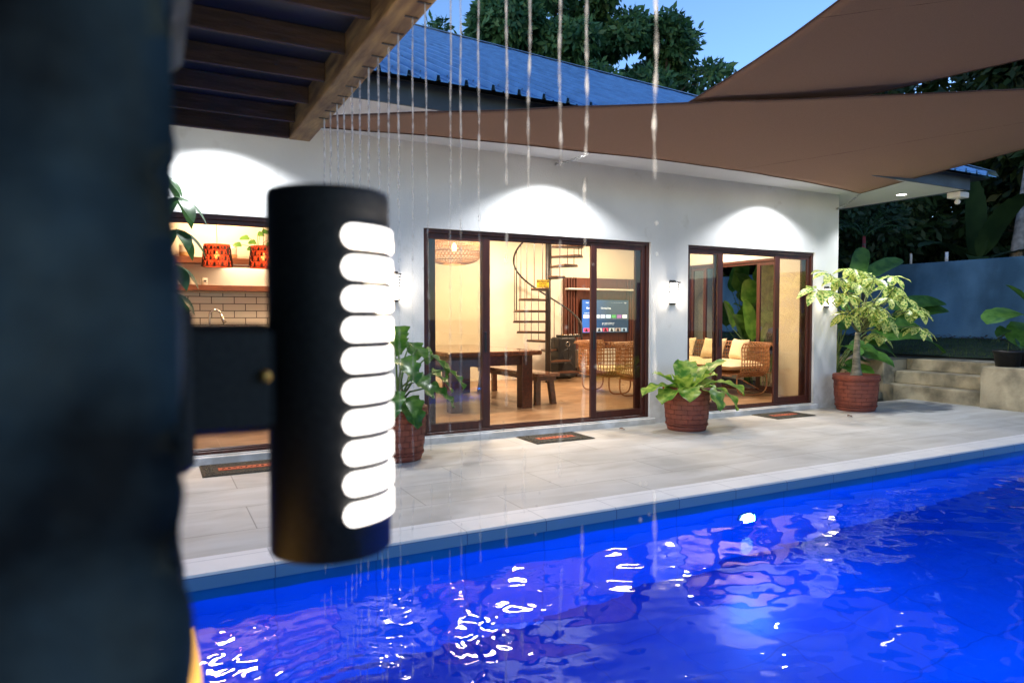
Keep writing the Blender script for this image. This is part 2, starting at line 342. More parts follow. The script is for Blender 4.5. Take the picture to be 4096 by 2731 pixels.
def dup(root, loc=None, rotz=None, label=None, scale=None):
    kids = {}
    for ob in list(col.objects): kids.setdefault(ob.parent, []).append(ob)
    def cp(o, par):
        c = o.copy(); col.objects.link(c)
        if par is not None: c.parent = par; c.matrix_parent_inverse = o.matrix_parent_inverse
        for k in kids.get(o, []): cp(k, c)
        return c
    c = cp(root, None)
    if loc is not None: c.location = loc
    if rotz is not None: c.rotation_euler = (0, 0, rotz)
    if scale is not None: c.scale = (scale,) * 3
    if label: c['label'] = label
    return c
def light(name, kind, loc, energy, color, size=.1, rot=(0, 0, 0), spot=None, blend=.1, parent=None):
    d = bpy.data.lights.new(name, kind); d.energy = energy; d.color = color
    if kind == 'AREA': d.size = size
    elif kind in ('POINT', 'SPOT'): d.shadow_soft_size = size
    if spot: d.spot_size = R(spot); d.spot_blend = blend
    o = bpy.data.objects.new(name, d); col.objects.link(o); o.rotation_euler = rot
    if parent: o.parent = parent; o.location = Vector(loc) - Vector(world_loc(parent))
    else: o.location = loc
    return o
def text(name, body, size, mat, loc, rot, parent, ext=.001, align='LEFT', bold=False):
    cu = bpy.data.curves.new(name, 'FONT'); cu.body = body; cu.size = size; cu.extrude = ext; cu.align_x = align
    if bold: cu.offset = size * .02
    tmp = bpy.data.objects.new('lettering', cu); col.objects.link(tmp)
    dg = bpy.context.evaluated_depsgraph_get(); dg.update(); me = bpy.data.meshes.new_from_object(tmp.evaluated_get(dg))
    bpy.data.objects.remove(tmp); me.materials.clear(); me.materials.append(mat if not isinstance(mat, str) else MT[mat])
    me.name = name
    o = bpy.data.objects.new(name, me); col.objects.link(o); o.parent = parent; o.location = Vector(loc) - Vector(world_loc(parent)); o.rotation_euler = rot
    return o

# ================================================================== the setting: terrain, deck, pool
mb = MB()
def terrain_z(x, y):
    if x > 12.4: return min(1.15, .645 + .08 * (x - 12.4))
    return -.06
gx = [-60, -20, -3, 11.56, 12.45, 12.55, 14, 16, 20, 40, 90]
mb.grid(lambda u, v: ((lambda xx: (xx, -40 + v * 130, (-1.9 if xx < 12.5 else terrain_z(xx, 0)) - .02))(gx[round(u * 10)])), 10, 12, False)
g = struct(mb.build('ground', 'earth'))
mb = MB(); mb.box(-6, 11.75, 4.35, 7.2, -.3, 0)                                       # deck up to the house
mb.box(11.75, 30, 3.9, 5.4, -.3, -.002) ; mb.box(-6, -1.6, -3, 4.35, -.3, -.003)
mb.box(11.75, 12.0, 5.4, 7.66, -.3, -.004)
struct(mb.build('deck', 'deck'))
mb = MB(); mb.box(-6, 9.5, 7.2, 22, -.3, -.05); mb.box(9.5, 12.4, 7.75, 12.6, -.3, .03)
struct(mb.build('planting_soil', 'soil'))
mb = MB(); mb.box(-1.6, 12.2, 4.046, 4.35, -.072, .012, .01); struct(mb.build('pool_coping', 'coping'))
mb = MB(); mb.box(-1.6, 12.2, 4.040, 4.0455, -.0722, .0); struct(mb.build('coping_face_glow', 'cface_glow'))  # thin strip added over the coping edge to carry the painted pool glow
mb = MB(); mb.box(-1.6, 12.2, 4.074, 4.3, -1.6, -.0725); struct(mb.build('pool_side_wall', 'pwx'))
mb = MB(); mb.box(-1.6, 12.2, .2, .45, -1.6, -.04); struct(mb.build('pool_near_wall', 'pwx'))
mb = MB(); mb.box(12.2, 12.4, .2, 4.3, -1.6, -.04); mb.box(-1.8, -1.6, .2, 4.3, -1.6, -.04); struct(mb.build('pool_end_walls', 'pwy'))
mb = MB(); mb.box(-1.8, 12.4, .2, 4.3, -1.75, -1.45); struct(mb.build('pool_floor', 'pfl'))
mb = MB(); mb.box(-6, 30, -6, .2, -.3, -.001); struct(mb.build('near_paving', 'deck'))

# pool water: a real rippled sheet
def water():
    m = bpy.data.materials.new('pool_water'); m.use_nodes = True
    n, l = m.node_tree.nodes, m.node_tree.links; n.remove(n['Principled BSDF'])
    tr = n.new('ShaderNodeBsdfTransparent'); tr.inputs[0].default_value = (.5, .7, 1, 1)
    rf = n.new('ShaderNodeBsdfRefraction'); rf.inputs[0].default_value = (.72, .86, 1, 1); rf.inputs['IOR'].default_value = 1.33; rf.inputs['Roughness'].default_value = .02
    m0 = n.new('ShaderNodeMixShader'); m0.inputs[0].default_value = .985; l.new(tr.outputs[0], m0.inputs[1]); l.new(rf.outputs[0], m0.inputs[2])
    gl = n.new('ShaderNodeBsdfGlossy'); gl.inputs['Roughness'].default_value = 0.012
    fr = n.new('ShaderNodeFresnel'); fr.inputs[0].default_value = 1.36
    mx = n.new('ShaderNodeMixShader'); l.new(fr.outputs[0], mx.inputs[0]); l.new(m0.outputs[0], mx.inputs[1]); l.new(gl.outputs[0], mx.inputs[2])
    l.new(mx.outputs[0], n['Material Output'].inputs[0])
    nx, ny = 620, 190
    X, Y = np.meshgrid(np.linspace(-1.6, 12.2, nx), np.linspace(.45, 4.074, ny))
    Z = np.zeros_like(X); r = np.random.default_rng(3)
    def waves(lam, amp, n, spread, head):
        o = np.zeros_like(X)
        for _ in range(n):
            a = head + r.normal(0, spread); k = 2 * np.pi / (lam * r.uniform(.7, 1.4)); ph = r.uniform(0, 6.3)
            o += np.sin(k * (X * np.cos(a) + Y * np.sin(a)) + ph + 1.2 * np.sin(X * 1.7 + ph) + .9 * np.sin(Y * 2.3 + 2 * ph))
        return o * amp / math.sqrt(n)
    Z += waves(.75, .0025, 7, .6, 1.25) + waves(.34, .0015, 8, .8, 1.4) + waves(.15, .00042, 14, .9, 1.3)
    D = np.abs(X - .75) ; near = np.exp(-(D / 1.3) ** 2)
    far = np.exp(-((X - 7.3) ** 2 / 3.0 + (Y - 3.1) ** 2 / 1.2))
    Z += near * (waves(.13, .0010, 14, 3, 0) + waves(.06, .00055, 14, 3, 0))
    Z += far * waves(.16, .0012, 10, .9, 1.5) + .12 * waves(.15, .001, 8, 1, 1.2)
    for k in range(19):
        y0 = .85 + k * .128; rr = np.hypot(X - .737, Y - y0); Z += .0016 * np.sin(rr * 62 + k) * np.exp(-rr * 3.6)
    v = np.stack([X.ravel(), Y.ravel(), Z.ravel()], 1)
    i = np.arange(nx * ny).reshape(ny, nx)
    f = np.stack([i[:-1, :-1], i[:-1, 1:], i[1:, 1:], i[1:, :-1]], -1).reshape(-1, 4)
    me = bpy.data.meshes.new('pool_water'); me.vertices.add(len(v)); me.vertices.foreach_set('co', v.ravel())
    me.loops.add(f.size); me.loops.foreach_set('vertex_index', f.ravel()); me.polygons.add(len(f))
    me.polygons.foreach_set('loop_start', np.arange(0, f.size, 4)); me.polygons.foreach_set('use_smooth', np.ones(len(f), bool))
    me.update(); me.validate(); me.materials.append(m)
    o = bpy.data.objects.new('pool_water', me); col.objects.link(o); o.location = (0, 0, -.145); struct(o)
water()
# underwater pool lamp on the far wall, blue light in the basin
pl = thing('pool_lamp', 'round underwater pool lamp glowing on the far side wall of the pool', 'pool lamp', (4.35, 4.07, -.49))
mb = MB()
mb.lathe((0, 0, 0), [(.0, .0), (.075, .0), (.085, -.008), (.095, -.012), (.1, 0)], 28)
ring = MB(); ring.v = [(4.35 + x, 4.073 + z - .006, -.49 + y) for x, y, z in mb.v]; ring.f = mb.f; ring.sm = mb.sm; ring.build('lamp_rim', 'chrome', pl)
mb = MB(); mb.add([(4.35 + .068 * math.cos(t * math.pi / 12), 4.058, -.49 + .068 * math.sin(t * math.pi / 12)) for t in range(24)], [tuple(range(24))]); mb.build('lens', 'poolglow', pl)
BL = (0, .25, 1)
light('pool_lamp_light', 'AREA', (4.35, 4.03, -.52), 15, (.05, .2, 1), .12, (R(-90), 0, 0))
for x, e in ((-.3, 26), (2.0, 36), (4.3, 42), (6.6, 36), (9.0, 14)):
    light('pool_basin_light', 'AREA', (x, .48, -.6), e, BL, .25, (R(90), 0, 0))
light('pool_basin_light', 'AREA', (12.15, 3.0, -.5), 40, (.06, .42, 1), .3, (0, R(90), 0))

# ------------------------------------------------------------------ steps, retaining walls, boundary wall
st = thing('concrete_steps', 'weathered concrete steps rising from the deck to the lawn', 'steps', (11.85, 6.83, 0))
for k, (x0, z0, z1) in enumerate(((11.52, -.1, .228), (11.85, .2285, .448), (12.2, .4485, .655))):
    mb = MB(); mb.box(x0, 12.9, 6.0 + .002 * k, 7.66 - .002 * k, z0, z1, .012); mb.build('step', 'concrete', st)
mb = MB(); mb.box(11.53, 12.9, 7.662, 12.3, -.1, .64, .012); mb.box(11.0, 12.88, 12.3, 12.5, -.1, .6, .01)
tag(mb.build('retaining_wall', 'concrete'), 'stained concrete retaining wall left of the steps, behind the big leaved plants', 'wall')
mb = MB(); mb.box(11.42, 12.7, 1.5, 5.998, -.1, .645, .015)
tag(mb.build('retaining_wall', 'concrete'), 'speckled concrete block wall right of the steps carrying the black pots', 'wall')
mb = MB(); mb.box(9.75, 11.52, 7.68, 7.78, -.05, .085, .01)
tag(mb.build('planter_kerb', 'concrete'), 'low concrete kerb edging the planting bed beside the house corner', 'kerb')
mb = MB(); mb.box(16, 16.18, -6, 34, .5, 2.67, .01)
tag(mb.build('boundary_wall', 'bwall'), 'long grey rendered boundary wall with dark stains behind the lawn', 'wall')
for y, h, lb in ((10.05, .25, 'thin white pipe stub standing on the boundary wall, left of two'), (9.22, .22, 'thicker white pipe stub standing on the boundary wall, right of two')):
    mb = MB(); mb.tube([(16.09, y, 2.66), (16.09, y, 2.67 + h)], .035 if y < 10 else .028, 12); tag(mb.build('pipe_stub', 'white'), lb, 'pipe')
# lawn: base sheet plus many blades, one object
mb = MB(); mb.grid(lambda u, v: (12.88 + u * 3.12, -4 + v * 34, terrain_z(12.88 + u * 3.12, 0) + .004 + .01 * mnoise.noise((u * 9, v * 50, 0))), 14, 100)
struct(mb.build('lawn', 'grass'))
mb = MB()
for _ in range(9000):
    x = 12.9 + 3.05 * random.random() ; y = 4.5 + 11 * random.random(); z = terrain_z(x, 0); h = random.uniform(.02, .07); a = random.uniform(0, 6.28); dx, dy = .006 * math.cos(a), .006 * math.sin(a)
    mb.add([(x - dx, y - dy, z), (x + dx, y + dy, z), (x + random.uniform(-.02, .02), y + random.uniform(-.02, .02), z + h)], [(0, 1, 2)])
struct(mb.build('grass', leafmat('grass_blade', (.03, .07, .015), (.06, .11, .03), 3, .6, .3)), 'stuff')
mb = MB()
for _ in range(700):
    x = 15.98 - abs(random.gauss(0, .28)); y = 2 + 16 * random.random(); z = terrain_z(x, 0) + random.uniform(.0, .07)
    mb.leaf((x, y, z), (random.uniform(-1, 1), random.uniform(-1, 1), random.uniform(-.2, .3)), (0, 0, 1), random.uniform(.07, .16), .06, .3, n=2)
struct(mb.build('leaf_litter', M('dry_leaf', (.11, .065, .04), .8, nscale=5, c2=(.05, .04, .03))), 'stuff')

# ================================================================== the house
H = thing('house', 'white rendered bungalow with blue metal roof and brown sliding doors', 'house', (3.5, 9.5, 0))
YF = 7.13; ZS = 3.317
D1 = (-1.35, 1.75); D2 = (2.66, 5.83); D3 = (6.47, 9.02); ZT = 2.395; ZB = .085
mb = MB()
xs = [-4, D1[0], D1[1], D2[0], D2[1], D3[0], D3[1], 9.55]
for i in range(0, 8, 2): mb.box(xs[i], xs[i + 1], YF, 7.33, -.1, ZS + .03)
for a, b in (D1, D2, D3):
    mb.box(a, b, YF + .0004, 7.3296, ZT, ZS + .03); mb.box(a, b, YF + .0004, 7.3296, -.1, ZB)
mb.build('facade_wall', 'wall', H)
for a, b in (D1, D2, D3):
    m2 = MB(); m2.box(a - .06, b + .06, YF - .045, YF + .0002, -.05, ZB - .012, .006); m2.build('door_sill', 'wall', H)
# side wall (x 9.35..9.55) with its own sliding door, then a jog outward
S0, S1 = 8.12, 10.32
mb = MB()
for a, b, z0, z1 in ((7.3304, S0, -.1, ZS + .03), (S1, 10.9, -.1, ZS + .03), (S0 + .0004, S1 - .0004, 2.415, ZS + .03), (S0 + .0004, S1 - .0004, -.1, .1)): mb.box(9.37, 9.5496, a, b, z0, z1)
mb.box(9.55, 10.4, 10.7, 10.9, -.1, ZS + .03); mb.box(10.2, 10.4, 10.9, 12.85, -.1, ZS + .03)
mb.build('side_wall', 'wall', H)
mb = MB(); mb.box(4.1, 10.2, 12.66, 12.85, .0, ZS + .03); mb.box(3.9, 4.1, 10.75, 12.85, 0, ZS + .03); mb.box(-1.9, 4.1, 10.552, 10.75, 0, ZS + .03); mb.box(-2.1, -1.9, 7.33, 10.75, 0, ZS + .03)
mb.box(9.362, 9.3695, 7.331, S0 - .02, 0, ZS); mb.box(9.362, 9.3695, S1 + .02, 10.9, 0, ZS); mb.box(9.362, 9.3695, S0 - .02, S1 + .02, 2.43, ZS)
mb.build('interior_wall', 'inner', H)
mb = MB(); mb.box(-2, 9.36, 7.331, 7.338, .1, .1001); 
mb = MB(); mb.box(-2.1, 10.3, 7.331, 12.8, ZS + .031, ZS + .09); mb.build('ceiling', 'ceil', H)
mb = MB(); mb.box(-2.1, 9.3695, 7.3304, 12.66, .02, .1); mb.box(9.3695, 10.2, 10.9, 12.66, .02, .0998); struct(mb.build('floor', 'floor'))
# soffit and fascia, run round the right corner
mb = MB(); mb.box(-4, 10.82, 5.93, YF - .0004, ZS, ZS + .02); mb.box(9.5504, 10.8196, YF, 20, ZS, ZS + .02); mb.build('soffit', 'soffit', H)
mb = MB(); mb.box(-4, 10.85, 5.9, 5.929, ZS - .012, ZS + .2); mb.box(10.8204, 10.85, 5.9296, 20, ZS - .012, ZS + .2); mb.build('fascia', 'fascia', H)
# hip roof of ribbed metal
RE = (5.70, 3.50); SL = .478
def rz(y): return RE[1] + SL * (y - RE[0])
def hipx(y): return 11.14 - (y - RE[0]) * .483          # hip line in plan
mb = MB(); prof = [(0, 0), (.04, 0), (.05, .055), (.075, .055), (.085, 0), (.155, .0), (.16, .012), (.17, .012), (.175, 0), (.27, 0)]
x = -4.0; top = 17.0; prev = None
cols_ = []
while x < 11.2:
    for dx, dz in prof[:-1]:
        cols_.append((x + dx, dz))
    x += .27
for (xa, za), (xb, zb) in zip(cols_, cols_[1:]):
    if xa > 11.13: break
    ya = min(top, RE[0] + (11.14 - xa) / .483); yb = min(top, RE[0] + max(0, 11.14 - xb) / .483)
    mb.add([(xa, RE[0], RE[1] + za), (xb, RE[0], RE[1] + zb), (xb, yb, rz(yb) + zb), (xa, ya, rz(ya) + za)], [(0, 1, 2, 3)], False)
    mb.add([(xa, RE[0], RE[1] + za - .012), (xb, RE[0], RE[1] + zb - .012), (xb, RE[0], RE[1] + zb), (xa, RE[0], RE[1] + za)], [(0, 1, 2, 3)], False)
hx = hipx(top)
mb.add([(11.14, RE[0], RE[1]), (11.14, 24, RE[1]), (hx, top + 4, rz(top)), (hx, top, rz(top))], [(0, 1, 2, 3)], False)
mb.add([(-4, top, rz(top)), (hx, top, rz(top)), (hx, 24, rz(top) - 3), (-4, 24, rz(top) - 3)], [(0, 1, 2, 3)], False)
roof = mb.build('roof', 'roof', H)
mb = MB()
for k in range(6):                                             # lapped hip flashing
    ya = RE[0] + k * (top - RE[0]) / 6; yb = RE[0] + (k + 1.06) * (top - RE[0]) / 6; o = .075 + .002 * k
    a = Vector((hipx(ya), ya, rz(ya) + o)); b = Vector((hipx(yb), yb, rz(yb) + o)); s1 = Vector((-.26, 0, .0)); s2 = Vector((.14, .03, -.06))
    mb.add([a + s1, b + s1, b, a, a + s2, b + s2], [(0, 1, 2, 3), (3, 2, 5, 4)], False)
mb.build('hip_flashing', M('flashing_metal', (.36, .5, .66), .4, metal=.3, nscale=5, namt=.1), roof)
mb = MB()
for xx in np.arange(-3.9, 11, .27):
    for yy in np.arange(6.1, 16.5, 1.3):
        if xx + .15 < hipx(yy) - .1: mb.lathe((xx + .22, yy, rz(yy) + .002), [(.014, 0), (.014, .012), (0, .018)], 6)
mb.build('roof_screws', 'rivet', roof)['kind'] = 'stuff'
mb = MB(); mb.add([(-4, 5.75, 3.47), (11.1, 5.75, 3.47), (10.85, 5.93, ZS + .2), (-4, 5.93, ZS + .2)], [(0, 3, 2, 1)], False)
mb.add([(11.12, 5.75, 3.47), (11.12, 22, 3.47), (10.85, 22, ZS + .2), (10.85, 5.93, ZS + .2)], [(0, 3, 2, 1)], False)
mb.box(-4, 11.0, 5.98, 6.03, 3.51, 3.6); mb.build('roof_underside', 'dark', H)
# recessed downlights in the soffit
for k, (x, y) in enumerate(((.58, 6.55), (4.23, 6.53), (7.86, 6.56), (10.37, 6.65))):
    lb = ('round recessed downlight in the soffit hidden above the pergola corner', 'round recessed downlight in the soffit above the middle sliding door', 'round recessed downlight in the soffit above the right sliding door', 'round recessed downlight in the soffit beyond the house corner')[k]
    d = thing('downlight', lb, 'downlight', (x, y, ZS), 'downlights in the soffit')
    mb = MB(); mb.lathe((x, y, ZS), [(.068, -.001), (.07, -.007), (.082, -.005), (.084, -.0005)], 28); mb.build('trim_ring', 'white', d)
    mb = MB(); mb.lathe((x, y, ZS), [(.0, -.004), (.067, -.004)], 28); mb.build('lens', 'down', d)
    light('downlight_beam', 'SPOT', (x, y, ZS - .02), 90, (.95, .975, 1), .05, (0, 0, 0), 131, .34, d)

# sliding doors -----------------------------------------------------
def panel(x0, x1, y, z0, z1, par, st_=(.085, .085), rails=(.07, .085), handle=None, axis='x'):
    """a framed glass leaf in the plane y (or x when axis is y)"""
    T = .038
    def bx(mb, a, b, c, d, z0, z1, bev=0):
        if axis == 'x': mb.box(a, b, c, d, z0, z1, bev)
        else: mb.box(c, d, a, b, z0, z1, bev)
    f = MB()
    bx(f, x0, x0 + st_[0], y - T / 2, y + T / 2, z0, z1, .004); bx(f, x1 - st_[1], x1, y - T / 2, y + T / 2, z0, z1, .004)
    bx(f, x0 + st_[0], x1 - st_[1], y - T / 2 + .002, y + T / 2 - .002, z0, z0 + rails[1]); bx(f, x0 + st_[0], x1 - st_[1], y - T / 2 + .002, y + T / 2 - .002, z1 - rails[0], z1)
    fo = f.build('door_leaf', 'frame', par)
    g = MB(); bx(g, x0 + st_[0], x1 - st_[1], y - .003, y + .003, z0 + rails[1], z1 - rails[0]); g.build('glass_pane', 'glass', fo)
    if handle is not None:
        h = MB(); bx(h, handle - .016, handle + .016, y - T / 2 - .012, y - T / 2, 1.02, 1.24, .004); h.build('pull_handle', 'black', fo)
    return fo
def door_frame(a, b, y0, y1, z0, z1, par, axis='x', name='door_frame'):
    f = MB()
    def bx(p, q, c, d, z0, z1):
        if axis == 'x': f.box(p, q, c, d, z0, z1, .003)
        else: f.box(c, d, p, q, z0, z1, .003)
    bx(a, a + .045, y0, y1, z0, z1); bx(b - .045, b, y0, y1, z0, z1)
    bx(a + .045, b - .045, y0 + .001, y1, z1 - .045, z1); bx(a + .045, b - .045, y0 + .001, y1, z0, z0 + .03)
    for q in (y0 + .03, (y0 + y1) / 2, y1 - .03):
        bx(a + .045, b - .045, q - .004, q + .004, z1 - .085, z1 - .045); bx(a + .045, b - .045, q - .004, q + .004, z0 + .03, z0 + .045)
    return f.build(name, 'frame', par)
def slider(label, a, b, leaves, tone=None):
    dr = bpy.data.objects.new('sliding_door', None); col.objects.link(dr); dr.parent = H; dr.location = Vector(((a + b) / 2, 7.23, ZB)) - H.location
    dr['label'] = label
    fr = door_frame(a, b, 7.165, 7.3, ZB, ZT, dr)
    for x0, x1, ty, st_, hd in leaves:
        # sub-parts only: frame, leaf, pane sit under the door
        T = .036; f = MB()
        z0, z1 = ZB + .032, ZT - .047
        f.box(x0, x0 + st_[0], ty - T / 2, ty + T / 2, z0, z1, .004); f.box(x1 - st_[1], x1, ty - T / 2, ty + T / 2, z0, z1, .004)
        f.box(x0 + st_[0], x1 - st_[1], ty - T / 2 + .002, ty + T / 2 - .002, z0, z0 + .085); f.box(x0 + st_[0], x1 - st_[1], ty - T / 2 + .002, ty + T / 2 - .002, z1 - .06, z1)
        f.build('door_leaf', 'frame', dr)
        g = MB(); g.box(x0 + st_[0], x1 - st_[1], ty - .003, ty + .003, z0 + .085, z1 - .06); g.build('glass_pane', 'glass', dr)
        if hd: h = MB(); h.box(hd - .014, hd + .014, ty - T / 2 - .012, ty - T / 2, 1.0, 1.24, .004); h.build('pull_handle', 'black', dr)
slider('left sliding door to the kitchen', *D1, [(-1.3, .05, 7.205, (.08, .08), None)])
slider('middle sliding door with its two leaves pushed open', *D2,
       [(2.705, 3.50, 7.205, (.03, .10), 3.44), (2.76, 3.47, 7.26, (.08, .06), None), (4.92, 5.785, 7.205, (.09, .06), 4.965), (4.99, 5.76, 7.26, (.03, .1), None)])
slider('right sliding door standing open beside the sconce', *D3,
       [(6.515, 7.17, 7.205, (.03, .10), 7.12), (6.56, 7.12, 7.26, (.05, .06), None), (8.22, 8.975, 7.205, (.10, .06), 8.27), (8.3, 8.95, 7.26, (.03, .09), None)])
# side door leaves
sd = bpy.data.objects.new('sliding_door', None); col.objects.link(sd); sd.parent = H; sd.location = Vector((9.43, 9.2, .1)) - H.location; sd['label'] = 'sliding door in the side wall, open to the big leaved plants'
door_frame(S0, S1, 9.375, 9.5, .1, 2.415, sd, 'y')
for y0, y1 in ((S0 + .045, 8.62), (9.86, S1 - .045)):
    f = MB(); z0, z1 = .135, 2.365
    f.box(9.40, 9.435, y0, y0 + .07, z0, z1); f.box(9.40, 9.435, y1 - .07, y1, z0, z1); f.box(9.402, 9.433, y0 + .07, y1 - .07, z0, z0 + .08); f.box(9.402, 9.433, y0 + .07, y1 - .07, z1 - .06, z1)
    f.build('door_leaf', 'frame', sd); g = MB(); g.box(9.415, 9.421, y0 + .07, y1 - .07, z0 + .08, z1 - .06); g.build('glass_pane', 'glass', sd)

# wall sconces -------------------------------------------------------
def sconce(x, z, label):
    s = thing('wall_sconce', label, 'wall lamp', (x, YF, z), 'sconces on the house wall')
    mb = MB(); mb.box(x - .05, x + .05, YF - .022, YF, z - .165, z + .165, .004); mb.build('back_plate', 'dark', s)
    mb = MB(); mb.box(x - .056, x + .056, YF - .115, YF - .0221, z + .125, z + .14, .004)
    mb.box(x - .05, x + .05, YF - .1, YF - .0221, z - .15, z - .138, .003); mb.build('cap', 'dark', s)
    mb = MB(); mb.lathe((x, YF - .023, z), [(.0, -.137), (.052, -.137), (.056, -.12), (.056, .124), (0, .1245)], 20, math.pi, 2 * math.pi); mb.build('diffuser', 'sconce', s)
    for k in range(4):
        q = z + .108 - .032 * k
        mb = MB(); mb.lathe((x, YF - .024, q), [(.062, -.011), (.07, -.013), (.072 - .0, .002), (.064, .004), (.062, -.011)], 18, math.pi, 2 * math.pi); mb.build('louvre', 'dark', s)
    light('sconce_light', 'POINT', (x, YF - .13, z - .06), 2.4, (1, .86, .68), .05, parent=s)
sconce(6.19, 1.74, 'black louvred wall sconce between the middle and right sliding doors')
sconce(2.31, 1.74, 'black louvred wall sconce left of the middle sliding door, half behind the cylinder lamp')
sconce(9.28, 1.72, 'black louvred wall sconce glowing behind the variegated umbrella tree')
# floodlight at the soffit corner
fl = thing('security_light', 'small white security light fixed under the right roof corner', 'light fixture', (10.9, 6.1, ZS))
mb = MB(); mb.box(10.78, 11.02, 6.0, 6.2, ZS - .1, ZS - .013, .01); mb.build('housing', 'white', fl)
mb = MB(); mb.lathe((10.93, 6.12, ZS - .19), [(.0, 0), (.03, .01), (.042, .04), (.03, .07), (.015, .09)], 16); mb.build('sensor', 'white', fl)

# ================================================================== interior lighting (ceiling lamps of the rooms)
for x, y, e in ((4.3, 9.0, 50), (6.0, 11.2, 60), (8.3, 9.2, 56), (8.6, 11.4, 34)):
    light('room_lamp', 'AREA', (x, y, 3.26), e, (1, .78, .54), .5)
for x, y, e in ((.8, 9.9, 34), (2.6, 9.2, 14)): light('kitchen_lamp', 'AREA', (x, y, 3.26), e, (1, .66, .36), .4)
light('shelf_lamp', 'AREA', (1.2, 10.35, 2.12), 3.0, (1, .8, .55), .6)

# ================================================================== dining room
T = thing('dining_table', 'dark wooden dining table with thick square legs', 'table', (4.2, 9.7, .1))
mb = MB(); mb.box(3.52, 4.98, 8.5, 10.98, .865, .93, .014); mb.build('tabletop', 'woodtop', T)
mb = MB(); mb.box(3.64, 4.83, 8.62, 8.66, .72, .864); mb.box(3.64, 4.83, 10.82, 10.86, .72, .864); mb.box(3.62, 3.66, 8.66, 10.82, .72, .864); mb.box(4.79, 4.83, 8.66, 10.82, .72, .864); mb.build('apron', 'wood', T)
for x, y in ((3.58, 8.56), (4.68, 8.56), (3.58, 10.74), (4.68, 10.74)):
    mb = MB(); mb.box(x, x + .17, y, y + .17, .1, .8645, .006); mb.build('leg', 'wood', T)
def bench(x0, x1, y0, y1, lb):
    B_ = thing('bench', lb, 'bench', ((x0 + x1) / 2, (y0 + y1) / 2, .1), 'benches around the dining table')
    mb = MB(); mb.box(x0, x1, y0, y1, .525, .57, .008); mb.build('seat', 'woodtop', B_)
    mb = MB(); mb.box(x0 + .04, x1 - .04, y0 + .06, y1 - .06, .46, .524); mb.build('apron', 'wood', B_)
    for sx in (0, 1):
        for sy in (0, 1):
            x = x0 + .05 if sx == 0 else x1 - .13; y = y0 + .12 if sy == 0 else y1 - .2; ox = (-.03 if sx == 0 else .03); oy = (-.05 if sy == 0 else .05)
            v = [(x + dx + (ox if z < .3 else 0), y + dy + (oy if z < .3 else 0), z) for z in (.1, .5) for dx, dy in ((0, 0), (.08, 0), (.08, .08), (0, .08))]
            m2 = MB(); m2.add(v, [(3, 2, 1, 0), (4, 5, 6, 7), (0, 1, 5, 4), (1, 2, 6, 5), (2, 3, 7, 6), (3, 0, 4, 7)], False); m2.build('leg', 'wood', B_)
bench(5.02, 5.42, 8.72, 10.95, 'long dark wooden bench on the right of the dining table')
bench(2.95, 3.33, 8.72, 10.6, 'long dark wooden bench on the left of the dining table')
bench(3.6, 4.75, 11.25, 11.6, 'short dark wooden bench at the far end of the dining table')

# woven pendant over the table
pd = thing('woven_pendant', 'wide woven rattan pendant lamp hanging over the dining table', 'pendant lamp', (4.05, 9.55, 2.72))
mb = MB(); cx, cy, cz = 4.05, 9.55, 2.40; RX = .42
def pr(t):                                                    # t 0..1 from top ring to bottom ring
    a = math.pi * (.12 + .80 * t); return RX * math.sin(a) ** .62 * (1 if t < .95 else 1), .20 * math.cos(a)
for sgn in (-1, 1):
    for k in range(46):
        a0 = 2 * math.pi * k / 46
        mb.tube([(cx + pr(i / 14)[0] * math.cos(a0 + sgn * .9 * i / 14), cy + pr(i / 14)[0] * math.sin(a0 + sgn * .9 * i / 14), cz + pr(i / 14)[1]) for i in range(15)], .0042, 4, False)
for t in (0, .22, .5, .78, 1):
    r_, z_ = pr(t); mb.tube([(cx + r_ * math.cos(a * math.pi / 18), cy + r_ * math.sin(a * math.pi / 18), cz + z_) for a in range(36)], .007, 5, closed=True)
mb.build('cane_shade', 'rattanlt', pd)
mb = MB(); mb.tube([(cx, cy, 3.32), (cx, cy, cz + .12)], .006, 6); mb.build('cord', 'black', pd)
mb = MB(); mb.lathe((cx, cy, cz + .05), [(0, -.05), (.03, -.035), (.04, 0), (.03, .035), (.012, .07)], 14); mb.build('bulb', 'bulb', pd)
light('pendant_light', 'POINT', (cx, cy, cz + .02), 16, (1, .62, .3), .06, parent=pd)

# spiral staircase
sx_, sy_ = 7.01, 11.75; RV = Vector((.859, -.512, 0)); AV = Vector((.512, .859, 0)); C0 = Vector((sx_, sy_, 0)); RR = .69
S = thing('spiral_staircase', 'black spiral staircase with wooden treads and thin rails', 'staircase', (sx_, sy_, .1))
mb = MB(); mb.tube([(sx_, sy_, .1), (sx_, sy_, 3.34)], .055, 20); mb.build('centre_pole', 'dark', S)
def sp(phi, r, z): p = C0 + (RV * math.cos(phi) + AV * math.sin(phi)) * r; return (p.x, p.y, z)
heights = [.29, .51, .725, .926, 1.11, 1.325, 1.533, 1.756, 1.948, 2.178, 2.41, 2.61, 2.816, 3.02]
for k, z in enumerate(heights):
    a = R(32 + 28 * k); h = R(14.5)
    def wedge(z0, z1, r1):
        v = [sp(a + h * s * (3 if i == 0 else 1) * 1.0, r, zz) for zz in (z0, z1) for i, (s, r) in enumerate(((0, .05), (-1, r1), (-.5, r1 * 1.02), (0, r1 * 1.03), (.5, r1 * 1.02), (1, r1)))]
        f = [(5, 4, 3, 2, 1, 0), (6, 7, 8, 9, 10, 11)] + [(i, (i + 1) % 6, (i + 1) % 6 + 6, i + 6) for i in range(6)]; return v, f
    t = MB(); v, f = wedge(z - .012, z + .012, RR - .01); t.add(v, f, False); t.build('tread', 'tread', S)
    t = MB(); v, f = wedge(z - .034, z - .0125, RR); t.add(v, f, False); t.build('tread_frame', 'dark', S)
